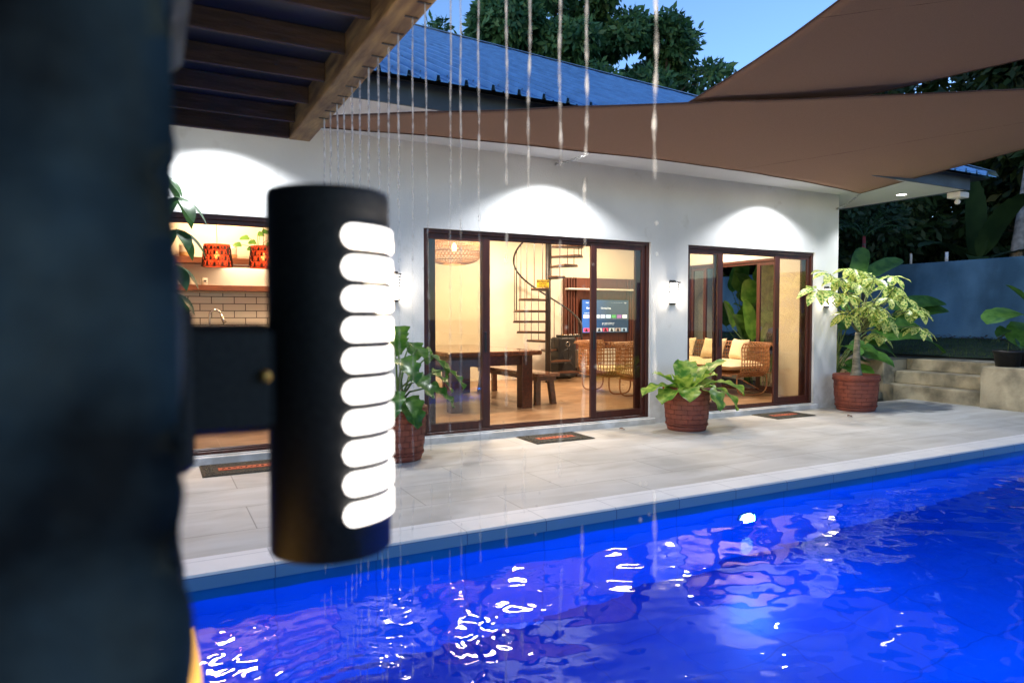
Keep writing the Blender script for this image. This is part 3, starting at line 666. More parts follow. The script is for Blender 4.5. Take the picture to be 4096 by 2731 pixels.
def railz(phi): return 1.12 + .29 + (phi - R(32)) / R(28) * .2085
for k in range(len(heights)):
    for o in (-9, 5):
        phi = R(32 + 28 * k + o); z1 = min(3.33, railz(phi))
        mb = MB(); mb.tube([sp(phi, RR - .012, heights[k] - .02), sp(phi, RR - .012, z1)], .0065, 6); mb.build('baluster', 'dark', S)
mb = MB(); pts = [sp(R(14), RR, .32 if 0 else .95)]; pts = [sp(R(10), RR, .72), sp(R(11), RR, 1.2)] + [sp(R(a), RR, railz(R(a))) for a in range(14, 300, 6) if railz(R(a)) < 3.33]
mb.tube(pts, .019, 8); mb.build('handrail', 'dark', S)
sg = thing('caution_sign', 'yellow caution sign hung on the edge of a spiral stair tread', 'sign', sp(R(262), RR + .03, 1.96))
c_ = Vector(sp(R(262), RR + .035, 2.04)) - RV * .0
mb = MB(); mb.obox(c_, RV, (0, 0, 1), .115, .075, .004); pb = mb.build('sign_board', M('sign_yellow', (.75, .5, .02), .5, nscale=20, namt=.05), sg)
mb = MB(); q = c_ - AV * .005 + Vector((0, 0, .048)); mb.obox(q, RV, (0, 0, 1), .11, .022, .001); mb.build('sign_header', 'black', sg)
ry = math.atan2(RV.y, RV.x)
for s_, dz, sz, mt in (('CAUTION', .035, .042, M('sign_text_yellow', (.8, .55, .03), .5)), ('WATCH', -.018, .04, 'black'), ('YOUR HEAD', -.062, .036, 'black')):
    p = c_ - AV * .0075 + Vector((0, 0, dz)); text('lettering', s_, sz, mt, p, (R(90), 0, ry), sg, .0005, 'CENTER', True)

# media wall, television
mw = thing('media_wall', 'reddish wood media wall panel with fluted sides behind the television', 'wall panel', (8.9, 12.6, .1))
mb = MB(); mb.box(8.28, 9.62, 12.61, 12.655, .6, 2.27); mb.build('back_panel', 'panelw', mw)
for x0 in (7.93, 9.60):
    mb = MB()
    for k in range(5): mb.box(x0 + .07 * k, x0 + .07 * k + .045, 12.56, 12.64, .1, 2.27 - .0, .012)
    mb.box(x0, x0 + .335, 12.641, 12.659, .1, 2.268); mb.build('fluted_panel', 'panelw', mw)
mb = MB(); mb.box(7.92, 9.95, 12.42, 12.558, 2.0, 2.035, .003); mb.build('shelf', 'white', mw)
mb = MB(); mb.box(8.2, 10.1, 12.2, 12.6, .62, .7, .004); mb.box(8.2, 10.1, 12.22, 12.6, .3, .618); tag(mb.build('media_console', 'white'), 'white low media console under the television', 'console')
tv = thing('television', 'wall mounted flat television showing a dark app menu', 'television', (8.95, 12.56, 1.05))
mb = MB(); mb.box(8.31, 9.59, 12.50, 12.555, 1.05, 1.80, .006); mb.build('tv_case', 'black', tv)
m = emit('screen_glow', (.02, .06, .16), .9); n, l = m.node_tree.nodes, m.node_tree.links
tc = n.new('ShaderNodeTexCoord'); gr = n.new('ShaderNodeTexGradient'); cr = n.new('ShaderNodeValToRGB'); l.new(tc.outputs['Generated'], gr.inputs[0]); l.new(gr.outputs[0], cr.inputs[0])
cr.color_ramp.elements[0].color = (.01, .09, .32, 1); cr.color_ramp.elements[1].color = (.02, .035, .06, 1); cr.color_ramp.elements[1].position = .6
l.new(cr.outputs[0], n['Principled BSDF'].inputs['Emission Color'])
mb = MB(); mb.box(8.325, 9.575, 12.496, 12.4995, 1.068, 1.785); scr = mb.build('screen', m, tv)
tx = emit('screen_text', (.85, .9, 1), .9); rot = (R(90), 0, 0)
for s_, x, z, sz in (('Search', 8.42, 1.715, .03), ('Home', 8.56, 1.715, .03), ('Google Play', 8.43, 1.59, .052), ('Gaming Shop', 8.82, 1.59, .05), ('6:30', 9.46, 1.715, .03), ('Recently Apps', 8.38, 1.49, .022), ('Search for movies and shows here', 8.85, 1.27, .024), ('Recommended for you this week', 8.85, 1.24, .024)):
    text('lettering', s_, sz, tx, (x, 12.494, z), rot, tv, .0003)
cols2 = [(.8, .75, .75), (.7, .72, .8), (.5, .62, .8), (.45, .55, .85), (.4, .6, .9), (.05, .25, .1), (.25, .1, .35), (.8, .8, .85)]
for k in range(8):
    x = 8.36 + .15 * k; mb = MB(); mb.box(x, x + .125, 12.4935, 12.4955, 1.385, 1.46); mb.build('app_tile', emit('tile_glow', cols2[k], .75), tv)
text('lettering', 'NETFLIX', .032, emit('red_text', (.5, .02, .02), 1), (8.363, 12.4928, 1.41), rot, tv, .0003, 'LEFT', True)
text('lettering', 'Spotify', .024, emit('green_text', (.1, .8, .2), 1), (9.125, 12.4928, 1.415), rot, tv, .0003)
for k in range(7):
    x = 8.36 + .17 * k; c3 = [(.55, .05, .1), (.5, .08, .15), (.4, .42, .5), (.45, .06, .12), (.4, .45, .5), (.3, .25, .25), (.25, .35, .5)][k]
    mb = MB(); mb.box(x, x + .15, 12.4935, 12.4955, 1.085, 1.165); mb.build('show_tile', emit('show_glow', c3, .8), tv)
    mb = MB(); mb.lathe((x + .075, 12.4934, 1.09), [(.04, 0), (.035, .03), (.018, .04), (.02, .06), (0, .068)], 10); mb.v = [(a, 12.4932 + (b - 12.4934) * .02, c) for a, b, c in mb.v]; mb.build('portrait', 'black', tv)
for k in range(5): mb = MB(); mb.lathe((9.12 + .065 * k, 12.494, 1.725), [(0, 0), (.008, .002), (0, .012)], 8); mb.build('menu_icon', tx, tv)

# loudspeaker with mixer on top
sk = thing('party_speaker', 'tall black floor speaker with round drivers beside the media wall', 'speaker', (7.72, 12.3, .1))
mb = MB(); mb.box(7.5, 7.93, 12.12, 12.48, .13, .98, .03); mb.build('cabinet', 'black', sk)
for z, r_ in ((.84, .05), (.62, .12), (.32, .14)):
    t = MB(); t.lathe((0, 0, 0), [(0, .02), (r_ * .3, .03), (r_ * .9, .0), (r_, -.012), (r_ * 1.08, 0)], 24); t.v = [(7.715 + a, 12.118 + c, z + b) for a, b, c in t.v]; t.build('driver', 'dark' if z < .8 else 'chrome', sk)
for x in (7.55, 7.88): mb = MB(); mb.tube([(x - .03, 12.3, .15), (x + .03, 12.3, .15)], .05, 12); mb.build('wheel', 'black', sk)
mx = thing('audio_mixer', 'small black mixer lying on top of the party speaker', 'mixer', (7.85, 12.3, .98))
mb = MB(); mb.box(7.62, 8.12, 12.16, 12.44, .981, 1.03, .006); mb.build('mixer_body', 'black', mx)
for k in range(10): mb = MB(); mb.lathe((7.67 + .045 * k, 12.25, 1.03), [(.012, 0), (.01, .015), (0, .015)], 8); mb.build('knob', M('knob_amber', (.6, .3, .05), .4) if k % 3 == 0 else 'chrome', mx)

# ------------------------------------------------------------------ rattan seats
def rattan_shell(plan, closed, zlo, zhi, roll, step=.04, rows=9, r=.0065):
    """strands up a curved outline; each leans out at the bottom and rolls over at the top"""
    P = [Vector((x, y, 0)) for x, y in plan]; L = [0]
    for a, b in zip(P, P[1:]): L.append(L[-1] + (b - a).length)
    def at(s):
        for i in range(len(P) - 1):
            if s <= L[i + 1] or i == len(P) - 2:
                t = (s - L[i]) / max(1e-6, L[i + 1] - L[i]); p = P[i].lerp(P[i + 1], min(1, t)); d = (P[min(i + 2, len(P) - 1)] - P[max(i - 1, 0)]).normalized() if 0 < t < 1 else (P[i + 1] - P[i]).normalized(); return p, Vector((d.y, -d.x, 0))
    def prof(t):                                                # outward offset, height
        z = zlo + (zhi - zlo) * t; o = -.10 * (1 - min(1, t * 4)) ** 2 + .02 * math.sin(t * 3.1)
        if t > .88: q = (t - .88) / .12; o += roll * math.sin(q * 1.57); z -= .0
        return o, z
    up = [i / 12 for i in range(13)]
    mb = MB(); n = int(L[-1] / step)
    for k in range(n + 1):
        p, o = at(L[-1] * k / n)
        pts = [p + o * prof(t)[0] + Vector((0, 0, prof(t)[1])) for t in up]
        e = pts[-1]; pts += [e + o * .035 + Vector((0, 0, -.012)), e + o * .05 + Vector((0, 0, -.045))]
        mb.tube(pts, r, 5, False)
    for j in range(rows + 1):
        t = .04 + .84 * j / rows; pts = []
        for k in range(int(L[-1] / .05) + 1):
            p, o = at(min(L[-1], .05 * k)); pts.append(p + o * (prof(t)[0] + (.006 if k % 2 else -.006)) + Vector((0, 0, prof(t)[1])))
        mb.tube(pts, r * .9, 5, False)
    for t, rr in ((0, .011), (1, .011)):
        pts = []
        for k in range(int(L[-1] / .05) + 1): p, o = at(min(L[-1], .05 * k)); pts.append(p + o * prof(t)[0] + Vector((0, 0, prof(t)[1])))
        mb.tube(pts, rr, 6)
    return mb
def cushion(mb, cx, cy, cz, hx, hy, hz, rx=(1, 0, 0), ry=(0, 1, 0), puff=1.0):
    rx, ry = Vector(rx).normalized(), Vector(ry).normalized(); rz_ = rx.cross(ry)
    for s in (1, -1):
        def fn(u, v):
            a, b = 2 * u - 1, 2 * v - 1; e = ((1 - a ** 4) * (1 - b ** 4)) ** .45 if abs(a) < 1 and abs(b) < 1 else 0
            k = 1 - .07 * (1 - abs(a)) * 0; return tuple(Vector((cx, cy, cz)) + rx * (a * hx * (1 - .06 * (1 - b * b) * puff)) + ry * (b * hy * (1 - .06 * (1 - a * a) * puff)) + rz_ * (s * hz * e))
        mb.grid(fn, 14, 14)
def hairpin(mb, a, b, z0, z1, off):
    a, b, off = Vector((*a, z1)), Vector((*b, z1)), Vector((*off, 0))
    m_ = (a + b) / 2; pts = [a, a + off * .2 + Vector((0, 0, -(z1 - z0) * .6)), Vector((a.x * .7 + m_.x * .3, a.y * .7 + m_.y * .3, z0 + .03)) + off, m_ + off + Vector((0, 0, z0 - z1 + .012)), Vector((b.x * .7 + m_.x * .3, b.y * .7 + m_.y * .3, z0 + .03)) + off, b + off * .2 + Vector((0, 0, -(z1 - z0) * .6)), b]
    sm = []
    for i in range(len(pts) - 1):
        for q in range(6):
            t = q / 6; p0, p1, p2, p3 = pts[max(i - 1, 0)], pts[i], pts[i + 1], pts[min(i + 2, len(pts) - 1)]
            sm.append(.5 * ((2 * p1) + (p2 - p0) * t + (2 * p0 - 5 * p1 + 4 * p2 - p3) * t * t + (3 * p1 - p0 - 3 * p2 + p3) * t ** 3))
    sm.append(pts[-1]); mb.tube(sm, .012, 7)
def armchair(x, y, lb):
    A_ = thing('rattan_armchair', lb, 'armchair', (x, y, .1), 'rattan armchairs facing the sofa')
    hw = .43; plan = [(x + .62, y - hw), (x + .2, y - hw), (x + .07, y - hw + .03), (x, y - hw + .12), (x - .02, y), (x, y + hw - .12), (x + .07, y + hw - .03), (x + .2, y + hw), (x + .62, y + hw)]
    plan = plan[::-1]
    rattan_shell(plan, False, .40, .99, .05, .05, 8, .0085).build('cane_shell', 'rattan', A_)
    mb = MB()
    for k in range(14): mb.tube([(x + .05 + .045 * k, y - hw + .03, .41), (x + .05 + .045 * k, y + hw - .03, .41)], .007, 5, False)
    mb.build('seat_weave', 'rattan', A_)
    mb = MB(); cushion(mb, x + .36, y, .5, .31, .38, .075); mb.build('seat_cushion', 'cushion', A_)
    for s in (-1, 1):
        mb = MB(); hairpin(mb, (x + .12, y + s * (hw - .03)), (x + .56, y + s * (hw - .03)), .1, .41, (0, 0)); mb.build('leg', 'rattan', A_)
armchair(6.66, 9.76, 'rattan armchair seen from behind next to the spiral stairs')
armchair(6.66, 8.66, 'rattan armchair seen from behind through the right glass leaf')
SF = thing('rattan_sofa', 'long rattan sofa with cream cushions by the side door', 'sofa', (8.85, 9.2, .1))
x0, x1, y0, y1 = 8.52, 9.26, 8.12, 10.5
plan = [(x0, y0), (x1 - .18, y0), (x1 - .05, y0 + .04), (x1, y0 + .16), (x1, y1 - .16), (x1 - .05, y1 - .04), (x1 - .18, y1), (x0, y1)]
rattan_shell(plan, False, .42, .97, .05, .06, 7, .0095).build('cane_shell', 'rattan', SF)
mb = MB(); cushion(mb, 8.72, 8.70, .6, .40, .56, .085, puff=.3); mb.build('seat_cushion', 'cushion', SF)
mb = MB(); cushion(mb, 8.72, 9.83, .6, .40, .56, .085, puff=.3); mb.build('seat_cushion', 'cushion', SF)
mb = MB(); mb.tube([(x0 - .18, y0 + .03, .45), (x0 - .18, y1 - .03, .45)], .014, 6)
for k in range(60): mb.tube([(x0 - .18, y0 + .04 + .04 * k, .47), (x1, y0 + .04 + .04 * k, .47)], .007, 5, False)
mb.build('seat_base', 'rattan', SF)
for y in (y0 + .08, y1 - .08):
    mb = MB(); hairpin(mb, (x0 + .0, y), (x1 - .06, y), .1, .44, (0, 0)); mb.tube([(x0, y + .0, .42), (x0 + .5, y, .2)], .009, 6); mb.build('leg', 'rattan', SF)
for (px_, py_, rz_, lb) in ((9.02, 8.62, .25, 'cream scatter cushion nearest the sofa arm'), (9.0, 9.22, -.15, 'cream scatter cushion in the middle of the rattan sofa'), (9.02, 9.95, .1, 'cream scatter cushion at the far end of the rattan sofa')):
    mb = MB(); ax = Vector((math.sin(rz_), math.cos(rz_), 0)); up_ = Vector((.35, 0, 1)).normalized()
    cushion(mb, px_ - .02, py_, .85, .24, .19, .085, ax, up_, 1.6); tag(mb.build('scatter_cushion', 'cushion'), lb, 'cushion', 'scatter cushions on the rattan sofa')
ct = thing('coffee_table', 'round rattan coffee table in front of the sofa', 'coffee table', (7.55, 9.05, .1))
mb = MB(); mb.lathe((7.55, 9.05, .5), [(0, .03), (.36, .03), (.38, .015), (.36, 0), (0, 0)], 36); mb.build('top', 'woodtop', ct)
mb = MB()
for k in range(40): a = k * math.pi / 20; mb.tube([(7.55 + .24 * math.cos(a), 9.05 + .24 * math.sin(a), .11), (7.55 + .34 * math.cos(a + .3), 9.05 + .34 * math.sin(a + .3), .5)], .007, 5, False)
for r_, z in ((.24, .11), (.29, .3), (.34, .49)): mb.tube([(7.55 + r_ * math.cos(a * .1745), 9.05 + r_ * math.sin(a * .1745), z) for a in range(36)], .01, 6, closed=True)
mb.build('cane_drum', 'rattan', ct)

# ================================================================== kitchen
mb = MB(); mb.box(-1.88, 2.2, 10.542, 10.5515, .9, 1.75); tag(mb.build('tile_splashback', 'subway'), 'cream subway tile splashback behind the kitchen counter', 'tiles')
for z0, z1, lb, x1 in ((2.15, 2.235, 'upper thick wooden wall shelf holding vases and a plant', 2.2), (1.775, 1.855, 'lower thick wooden wall shelf holding mugs above the tiles', 2.2)):
    mb = MB(); mb.box(-1.6, x1, 10.3, 10.54, z0, z1, .004); tag(mb.build('wall_shelf', 'shelfw'), lb, 'shelf')
kc = thing('kitchen_counter', 'kitchen counter along the tiled back wall', 'counter', (.3, 10.25, .1))
mb = MB(); mb.box(-1.85, 2.2, 9.95, 10.54, .96, 1.0, .004); mb.build('worktop', 'counter', kc)
mb = MB(); mb.box(-1.85, 2.18, 9.98, 10.54, .1, .959); mb.build('cabinet', 'white', kc)
ft = thing('kitchen_faucet', 'gooseneck pull-down faucet at the kitchen counter', 'faucet', (.69, 10.1, 1.0))
mb = MB(); mb.tube([(.69, 10.1, 1.0), (.69, 10.1, 1.38)] + [(.765 - .075 * math.cos(a), 10.1, 1.42 + .09 * math.sin(a)) for a in np.linspace(0, 2.6, 12)], .014, 10); mb.build('neck', 'chrome', ft)
mb = MB(); mb.tube([(.835, 10.1, 1.45), (.86, 10.1, 1.38), (.885, 10.1, 1.33)], [.017, .024, .026], 12); mb.build('spray_head', 'chrome', ft)
# mugs, vases
def vase(x, y, z, s, label, two=True):
    v = thing('stoneware_vase', label, 'vase', (x, y, z))
    mb = MB(); mb.lathe((x, y, z), [(0, .001), (.06 * s, .0), (.066 * s, .02 * s), (.066 * s, .055 * s)], 24); mb.build('clay_base', 'ochre', v)
    mb = MB(); pts = [(.066, .0552)]
    for k in range(5): pts += [(.069, .06 + .018 * k), (.066, .07 + .018 * k)]
    pts += [(.062, .155), (.04, .175), (.034, .19), (.042, .205), (.036, .206), (.03, .19)]
    mb.lathe((x, y, z), [(a * s, b * s) for a, b in pts], 24); mb.build('glazed_body', 'ceramic', v)
    if two:
        for q in (-1, 1): mb = MB(); mb.tube([(x + q * .038 * s, y, z + .2 * s), (x + q * .066 * s, y, z + .2 * s), (x + q * .066 * s, y, z + .165 * s), (x + q * .052 * s, y, z + .16 * s)], .006 * s, 6); mb.build('handle', 'ceramic', v)
vase(1.02, 10.42, 2.236, 1.0, 'ribbed stoneware vase with two small handles between the kitchen lampshades')
vase(.42, 10.42, 2.236, 1.15, 'rounder pale stoneware vase at the left of the upper shelf', False)
for x, lb in ((.655, 'white mug with a black leaf print on the lower shelf'), (.50, 'plain white mug at the left on the lower shelf')):
    v = thing('mug', lb, 'mug', (x, 10.42, 1.856)); mb = MB(); mb.lathe((x, 10.42, 1.856), [(0, 0), (.04, 0), (.042, .01), (.042, .1), (.038, .1), (.037, .02), (0, .015)], 20); mb.build('cup', 'ceramic', v)
    mb = MB(); mb.tube([(x - .04, 10.42, 1.94), (x - .065, 10.42, 1.93), (x - .065, 10.42, 1.89), (x - .04, 10.42, 1.88)], .006, 6); mb.build('handle', 'ceramic', v)
    if x > .6:
        mb = MB()
        for k in range(6): mb.leaf((x + .01, 10.376, 1.89 + .008 * k), (math.cos(k * 1.1), -.1, math.sin(k * 1.1)), (0, -1, 0), .028, .012, 0, 0, 'lance', 3)
        mb.build('leaf_print', 'black', v)
# shelf plant
sp_ = thing('shelf_plant', 'small split leaf plant in a pot on the upper kitchen shelf', 'potted plant', (1.36, 10.42, 2.236))
mb = MB(); mb.lathe((1.36, 10.42, 2.236), [(0, 0), (.05, 0), (.065, .1), (.06, .1), (0, .09)], 20); mb.build('pot', 'white', sp_)
mb = MB(); ms = MB()
for k, (dx, dz, L) in enumerate(((-.22, .10, .13), (-.12, .2, .14), (-.03, .14, .12), (.06, .3, .13), (.12, .12, .13), (.2, .2, .12), (-.06, .05, .1), (.0, .26, .1))):
    b = Vector((1.36 + dx, 10.40 - .02 * (k % 3), 2.34 + dz)); ms.tube([(1.36, 10.42, 2.32), (1.36 + dx * .5, 10.41, 2.34 + dz * .8), tuple(b)], .004, 5)
    mb.leaf(b, (math.copysign(1, dx + .001), -.25, -.1), (0, -.8, .6), L, .09, .5, .1, 'heart', 7, .06)
mb.build('leaves', 'leafphil', sp_); ms.build('stems', 'petiole', sp_)
# pendant shades with fan pattern: a strip mesh of the fans in front of a red liner
def fan_shade(x, y, ztop, lb):
    s = thing('kitchen_pendant', lb, 'pendant lamp', (x, y, ztop), 'patterned drum pendants over the kitchen bar')
    r0, r1, h = .152, .178, .272
    red = bpy.data.materials.new('shade_red'); red.use_nodes = True; n, l = red.node_tree.nodes, red.node_tree.links; n.remove(n['Principled BSDF'])
    df = n.new('ShaderNodeBsdfDiffuse'); df.inputs[0].default_value = (.62, .10, .05, 1); tr = n.new('ShaderNodeBsdfTranslucent'); tr.inputs[0].default_value = (.75, .12, .05, 1); tp = n.new('ShaderNodeBsdfTransparent'); tp.inputs[0].default_value = (1, .35, .2, 1)
    m1 = n.new('ShaderNodeMixShader'); m1.inputs[0].default_value = .6; l.new(df.outputs[0], m1.inputs[1]); l.new(tr.outputs[0], m1.inputs[2])
    m2 = n.new('ShaderNodeMixShader'); m2.inputs[0].default_value = .22; l.new(m1.outputs[0], m2.inputs[1]); l.new(tp.outputs[0], m2.inputs[2]); l.new(m2.outputs[0], n['Material Output'].inputs[0])
    mb = MB(); mb.lathe((x, y, ztop), [(r0, 0), (r1, -h)], 48); mb.build('red_shade', red, s)
    mb = MB()
    def P(a, t, o=.002): r_ = r0 + (r1 - r0) * t + o; return Vector((x + r_ * math.cos(a), y + r_ * math.sin(a), ztop - h * t))
    na = 12; rows = 4
    for j in range(rows + 1):
        for k in range(na):
            a0 = 2 * math.pi * (k + .5 * (j % 2)) / na; t0 = (j + .95) / rows; w = math.pi / na
            for q in range(-5, 6):                           # ribs of the fan
                th = q * math.pi / 11; pts = []
                for rr in (.15, .5, .96):
                    tt = t0 - rr * math.cos(th) * 1.25 / rows; 
                    if 0 <= tt <= 1: pts.append(P(a0 + rr * math.sin(th) * w, tt))
                if len(pts) > 1: mb.tube(pts, [.0032] * len(pts), 3, False)
            arc = [(th, t0 - math.cos(th) * 1.25 / rows) for th in np.linspace(-1.5, 1.5, 12)]
            arc = [P(a0 + math.sin(th) * w, tt, .003) for th, tt in arc if 0 <= tt <= 1]
            if len(arc) > 1: mb.tube(arc, .0038, 3, False)
            hub = [P(a0 + math.cos(b) * .2 * w, min(1, max(0, t0 - .12 / rows + math.sin(b) * .22 / rows)), .004) for b in np.linspace(0, 6.283, 9)[:-1]]; mb.poly(hub)
    mb.build('black_fan_pattern', 'black', s)
    mb = MB()
    for r_, z in ((r0, 0), (r1, -h)): mb.tube([(x + r_ * math.cos(a * .1309), y + r_ * math.sin(a * .1309), ztop + z) for a in range(48)], .004, 5, closed=True)
    for a in (0, 2.09, 4.19): mb.tube([(x + r0 * math.cos(a), y + r0 * math.sin(a), ztop), (x, y, ztop - .03)], .002, 4)
    mb.build('wire_rings', 'black', s)
    mb = MB(); mb.tube([(x, y, 3.34), (x, y, ztop - .06)], .004, 6); mb.build('cord', 'black', s)
    mb = MB(); mb.lathe((x, y, ztop - .13), [(0, -.045), (.024, -.035), (.032, -.005), (.022, .03), (.012, .05)], 14); mb.build('bulb', 'bulb', s)
    light('pendant_light', 'POINT', (x, y, ztop - .2), 2.6, (1, .55, .25), .04, parent=s)
fan_shade(.735, 9.3, 2.312, 'red drum pendant with black fan pattern beside the hanging leaves')
fan_shade(1.285, 9.3, 2.316, 'red drum pendant with black fan pattern cut off by the cylinder lamp')
kb = thing('kitchen_bar', 'dark wooden kitchen bar counter under the two red pendants', 'bar counter', (.7, 9.0, .1))
mb = MB(); mb.box(-.9, 2.0, 8.98, 9.6, 1.08, 1.13, .006); mb.build('bar_top', 'woodtop', kb); mb = MB(); mb.box(-.85, 1.95, 9.2, 9.55, .1, 1.079); mb.build('bar_base', 'white', kb)
def stool(x, y, lb, i):
    s = thing('bar_stool', lb, 'stool', (x, y, .1), 'bar stools at the kitchen bar')
    mb = MB(); mb.lathe((x, y, .78), [(0, .04), (.15, .04), (.165, .025), (.16, 0), (0, 0)], 24); mb.build('seat', 'wood', s)
    for k in range(4): a = math.pi / 4 + k * math.pi / 2; mb = MB(); mb.tube([(x + .1 * math.cos(a), y + .1 * math.sin(a), .78), (x + .19 * math.cos(a), y + .19 * math.sin(a), .1)], .011, 7); mb.build('leg', 'dark', s)
    mb = MB(); mb.tube([(x + .165 * math.cos(a * .2618), y + .165 * math.sin(a * .2618), .32) for a in range(24)], .008, 6, closed=True); mb.build('foot_ring', 'dark', s)
stool(.99, 8.75, 'black bar stool right of the pillar, its legs showing under the lamp bracket', 0)
stool(.3, 8.75, 'black bar stool hidden behind the lamp bracket', 1)
# wall switch
mb = MB(); mb.box(4.02, 4.09, 10.54, 10.5518, 1.2, 1.32, .003); tag(mb.build('light_switch', 'white'), 'white switch plate on the cream wall behind the left glass leaf', 'switch')

# ================================================================== deck things: pots, plants, mats
def brick_pot(x, y, rt, rb, h, label, plant_parts):
    t = thing('potted_plant', label, 'potted plant', (x, y, 0))
    mb = MB()
    prof = [(0, .0), (rb * .96, .0), (rb, .015), (rb + .008, .05), (rb + .004, .06)]
    n = 10
    prof += [(rb + (rt - rb) * (.1 + .74 * k / n) + .012 * math.sin(math.pi * k / n), h * (.1 + .74 * k / n)) for k in range(n + 1)]
    prof += [(rt + .006, h * .87), (rt + .014, h * .9), (rt + .016, h * .97), (rt + .008, h), (rt - .025, h), (rt - .035, h * .93), (rt - .05, h * .88), (0, h * .88)]
    mb.lathe((x, y, 0), prof, 56)
    for q, zz, rr in ((0, h * .865, rt + .006), (1, .075, rb + .012)):
        for o in (0, math.pi):                                 # twisted rope bands
            mb.tube([(x + (rr + .007 * math.cos(a * .9 + o)) * math.cos(a * math.pi / 60), y + (rr + .007 * math.cos(a * .9 + o)) * math.sin(a * math.pi / 60), zz + .008 * math.sin(a * .9 + o)) for a in range(120)], .0085, 5, closed=True)
    mb.build('clay_pot', 'terra', t)
    # grooves between the moulded bricks
    g = MB(); rows = 6
    for j in range(rows + 1):
        zz = h * (.17 + .66 * j / rows); r_ = rb + (rt - rb) * zz / h + .0135
        g.tube([(x + r_ * math.cos(a * math.pi / 36), y + r_ * math.sin(a * math.pi / 36), zz) for a in range(72)], .0026, 4, closed=True)
        if j < rows:
            for k in range(11):
                a = 2 * math.pi * (k + .5 * (j % 2)) / 11 + .05 * math.sin(j * 3 + k); z2 = zz + h * .66 / rows; r2 = rb + (rt - rb) * z2 / h + .0135
                g.tube([(x + r_ * math.cos(a), y + r_ * math.sin(a), zz), (x + r2 * math.cos(a), y + r2 * math.sin(a), z2)], .0026, 4)
    g.build('brick_relief', M('groove_clay', (.14, .038, .026), .8, nscale=10, namt=.2), t)
    s = MB(); s.grid(lambda u, v: (x + (rt - .055) * v * math.cos(u * 6.2832), y + (rt - .055) * v * math.sin(u * 6.2832), h * .885 + .012 + .014 * mnoise.noise((u * 8, v * 5, x))), 30, 6); s.build('soil', 'soil', t)
    plant_parts(t, x, y, h * .9)
    return t
def rnd(a, b): return random.uniform(a, b)
# philodendron, left pot
def philo(t, x, y, z):
    lv = [(-.28, .1, .62, 1.5), (-.12, -.18, .75, 1.0), (.0, .12, .82, 1.2), (.16, -.12, .62, .6), (.34, -.02, .55, .1), (.42, .08, .34, -.1), (.30, -.2, .22, -.3), (.08, -.28, .34, -.8), (-.05, -.3, .52, -1.1), (-.32, -.2, .38, -2.2), (-.38, .02, .5, 2.9), (.2, .2, .66, .9), (.5, -.05, .40, .1), (.0, -.22, .12, -1.2), (-.2, -.3, .2, -1.9)]
    for k, (dx, dy, dz, az) in enumerate(lv):
        p0 = Vector((x + rnd(-.05, .05), y + rnd(-.05, .05), z)); p2 = Vector((x + dx, y + dy, z + dz)); pm = (p0 + p2) / 2 + Vector((-dx * .2, -dy * .2, .08))
        ms = MB(); ms.tube([p0, p0.lerp(pm, .5) + Vector((0, 0, .03)), pm, pm.lerp(p2, .6) + Vector((0, 0, .02)), p2], [.013, .011, .010, .008, .006], 7); ms.build('stalk', 'petiole', t)
        d = Vector((math.cos(az), math.sin(az), -.35 - rnd(0, .5))); mb = MB(); L = rnd(.27, .36)
        back = p2 - d.normalized() * L * .12
        mb.leaf(back, d, (0, -.25, 1), L, L * .82, 1.0, .22, 'heart', 14, .16, 3); mb.build('leaf', 'leafphil', t)
brick_pot(2.16, 6.52, .275, .225, .53, 'brick patterned red pot of glossy lobed philodendron left of the middle door', philo)
# bird's nest fern, middle pot
def fern(t, x, y, z):
    # heading, rise, length, droop, width, start lean
    sp2 = [(183, .38, .60, 1.0, .17), (200, .3, .50, 1.2, .2), (165, .75, .40, .5, .2), (110, 1.5, .42, .25, .17), (75, 1.9, .36, .15, .16), (45, 1.1, .46, .6, .17), (12, .62, .74, .5, .15), (350, .40, .72, 1.2, .18),
           (332, .35, .60, 1.9, .2), (312, .5, .50, 2.5, .21), (288, .55, .46, 2.8, .22), (262, .7, .40, 2.8, .2), (232, .6, .42, 1.9, .19), (215, 1.1, .34, .9, .18), (140, 1.2, .40, .3, .18), (300, 1.2, .34, 1.0, .18), (25, .9, .5, .8, .18)]
    for h, rise, L, dr, wd in [q_ for i_, q_ in enumerate(sp2) if i_ not in (3, 9, 11, 14)]:
        a = R(h); mb = MB(); d = Vector((math.cos(a), math.sin(a), rise))
        L *= 1.22; d.z *= 1.15
        mb.leaf((x + .05 * math.cos(a), y + .05 * math.sin(a), z - .01), d, (-math.cos(a) * rise, -math.sin(a) * rise, 1), L, wd * 1.35, dr, .24, 'strap', 24, .15, 4); mb.build('frond', 'leaffern', t)
brick_pot(5.95, 6.56, .285, .24, .54, "brick patterned red pot of lime bird's nest fern between the two open doors", fern)
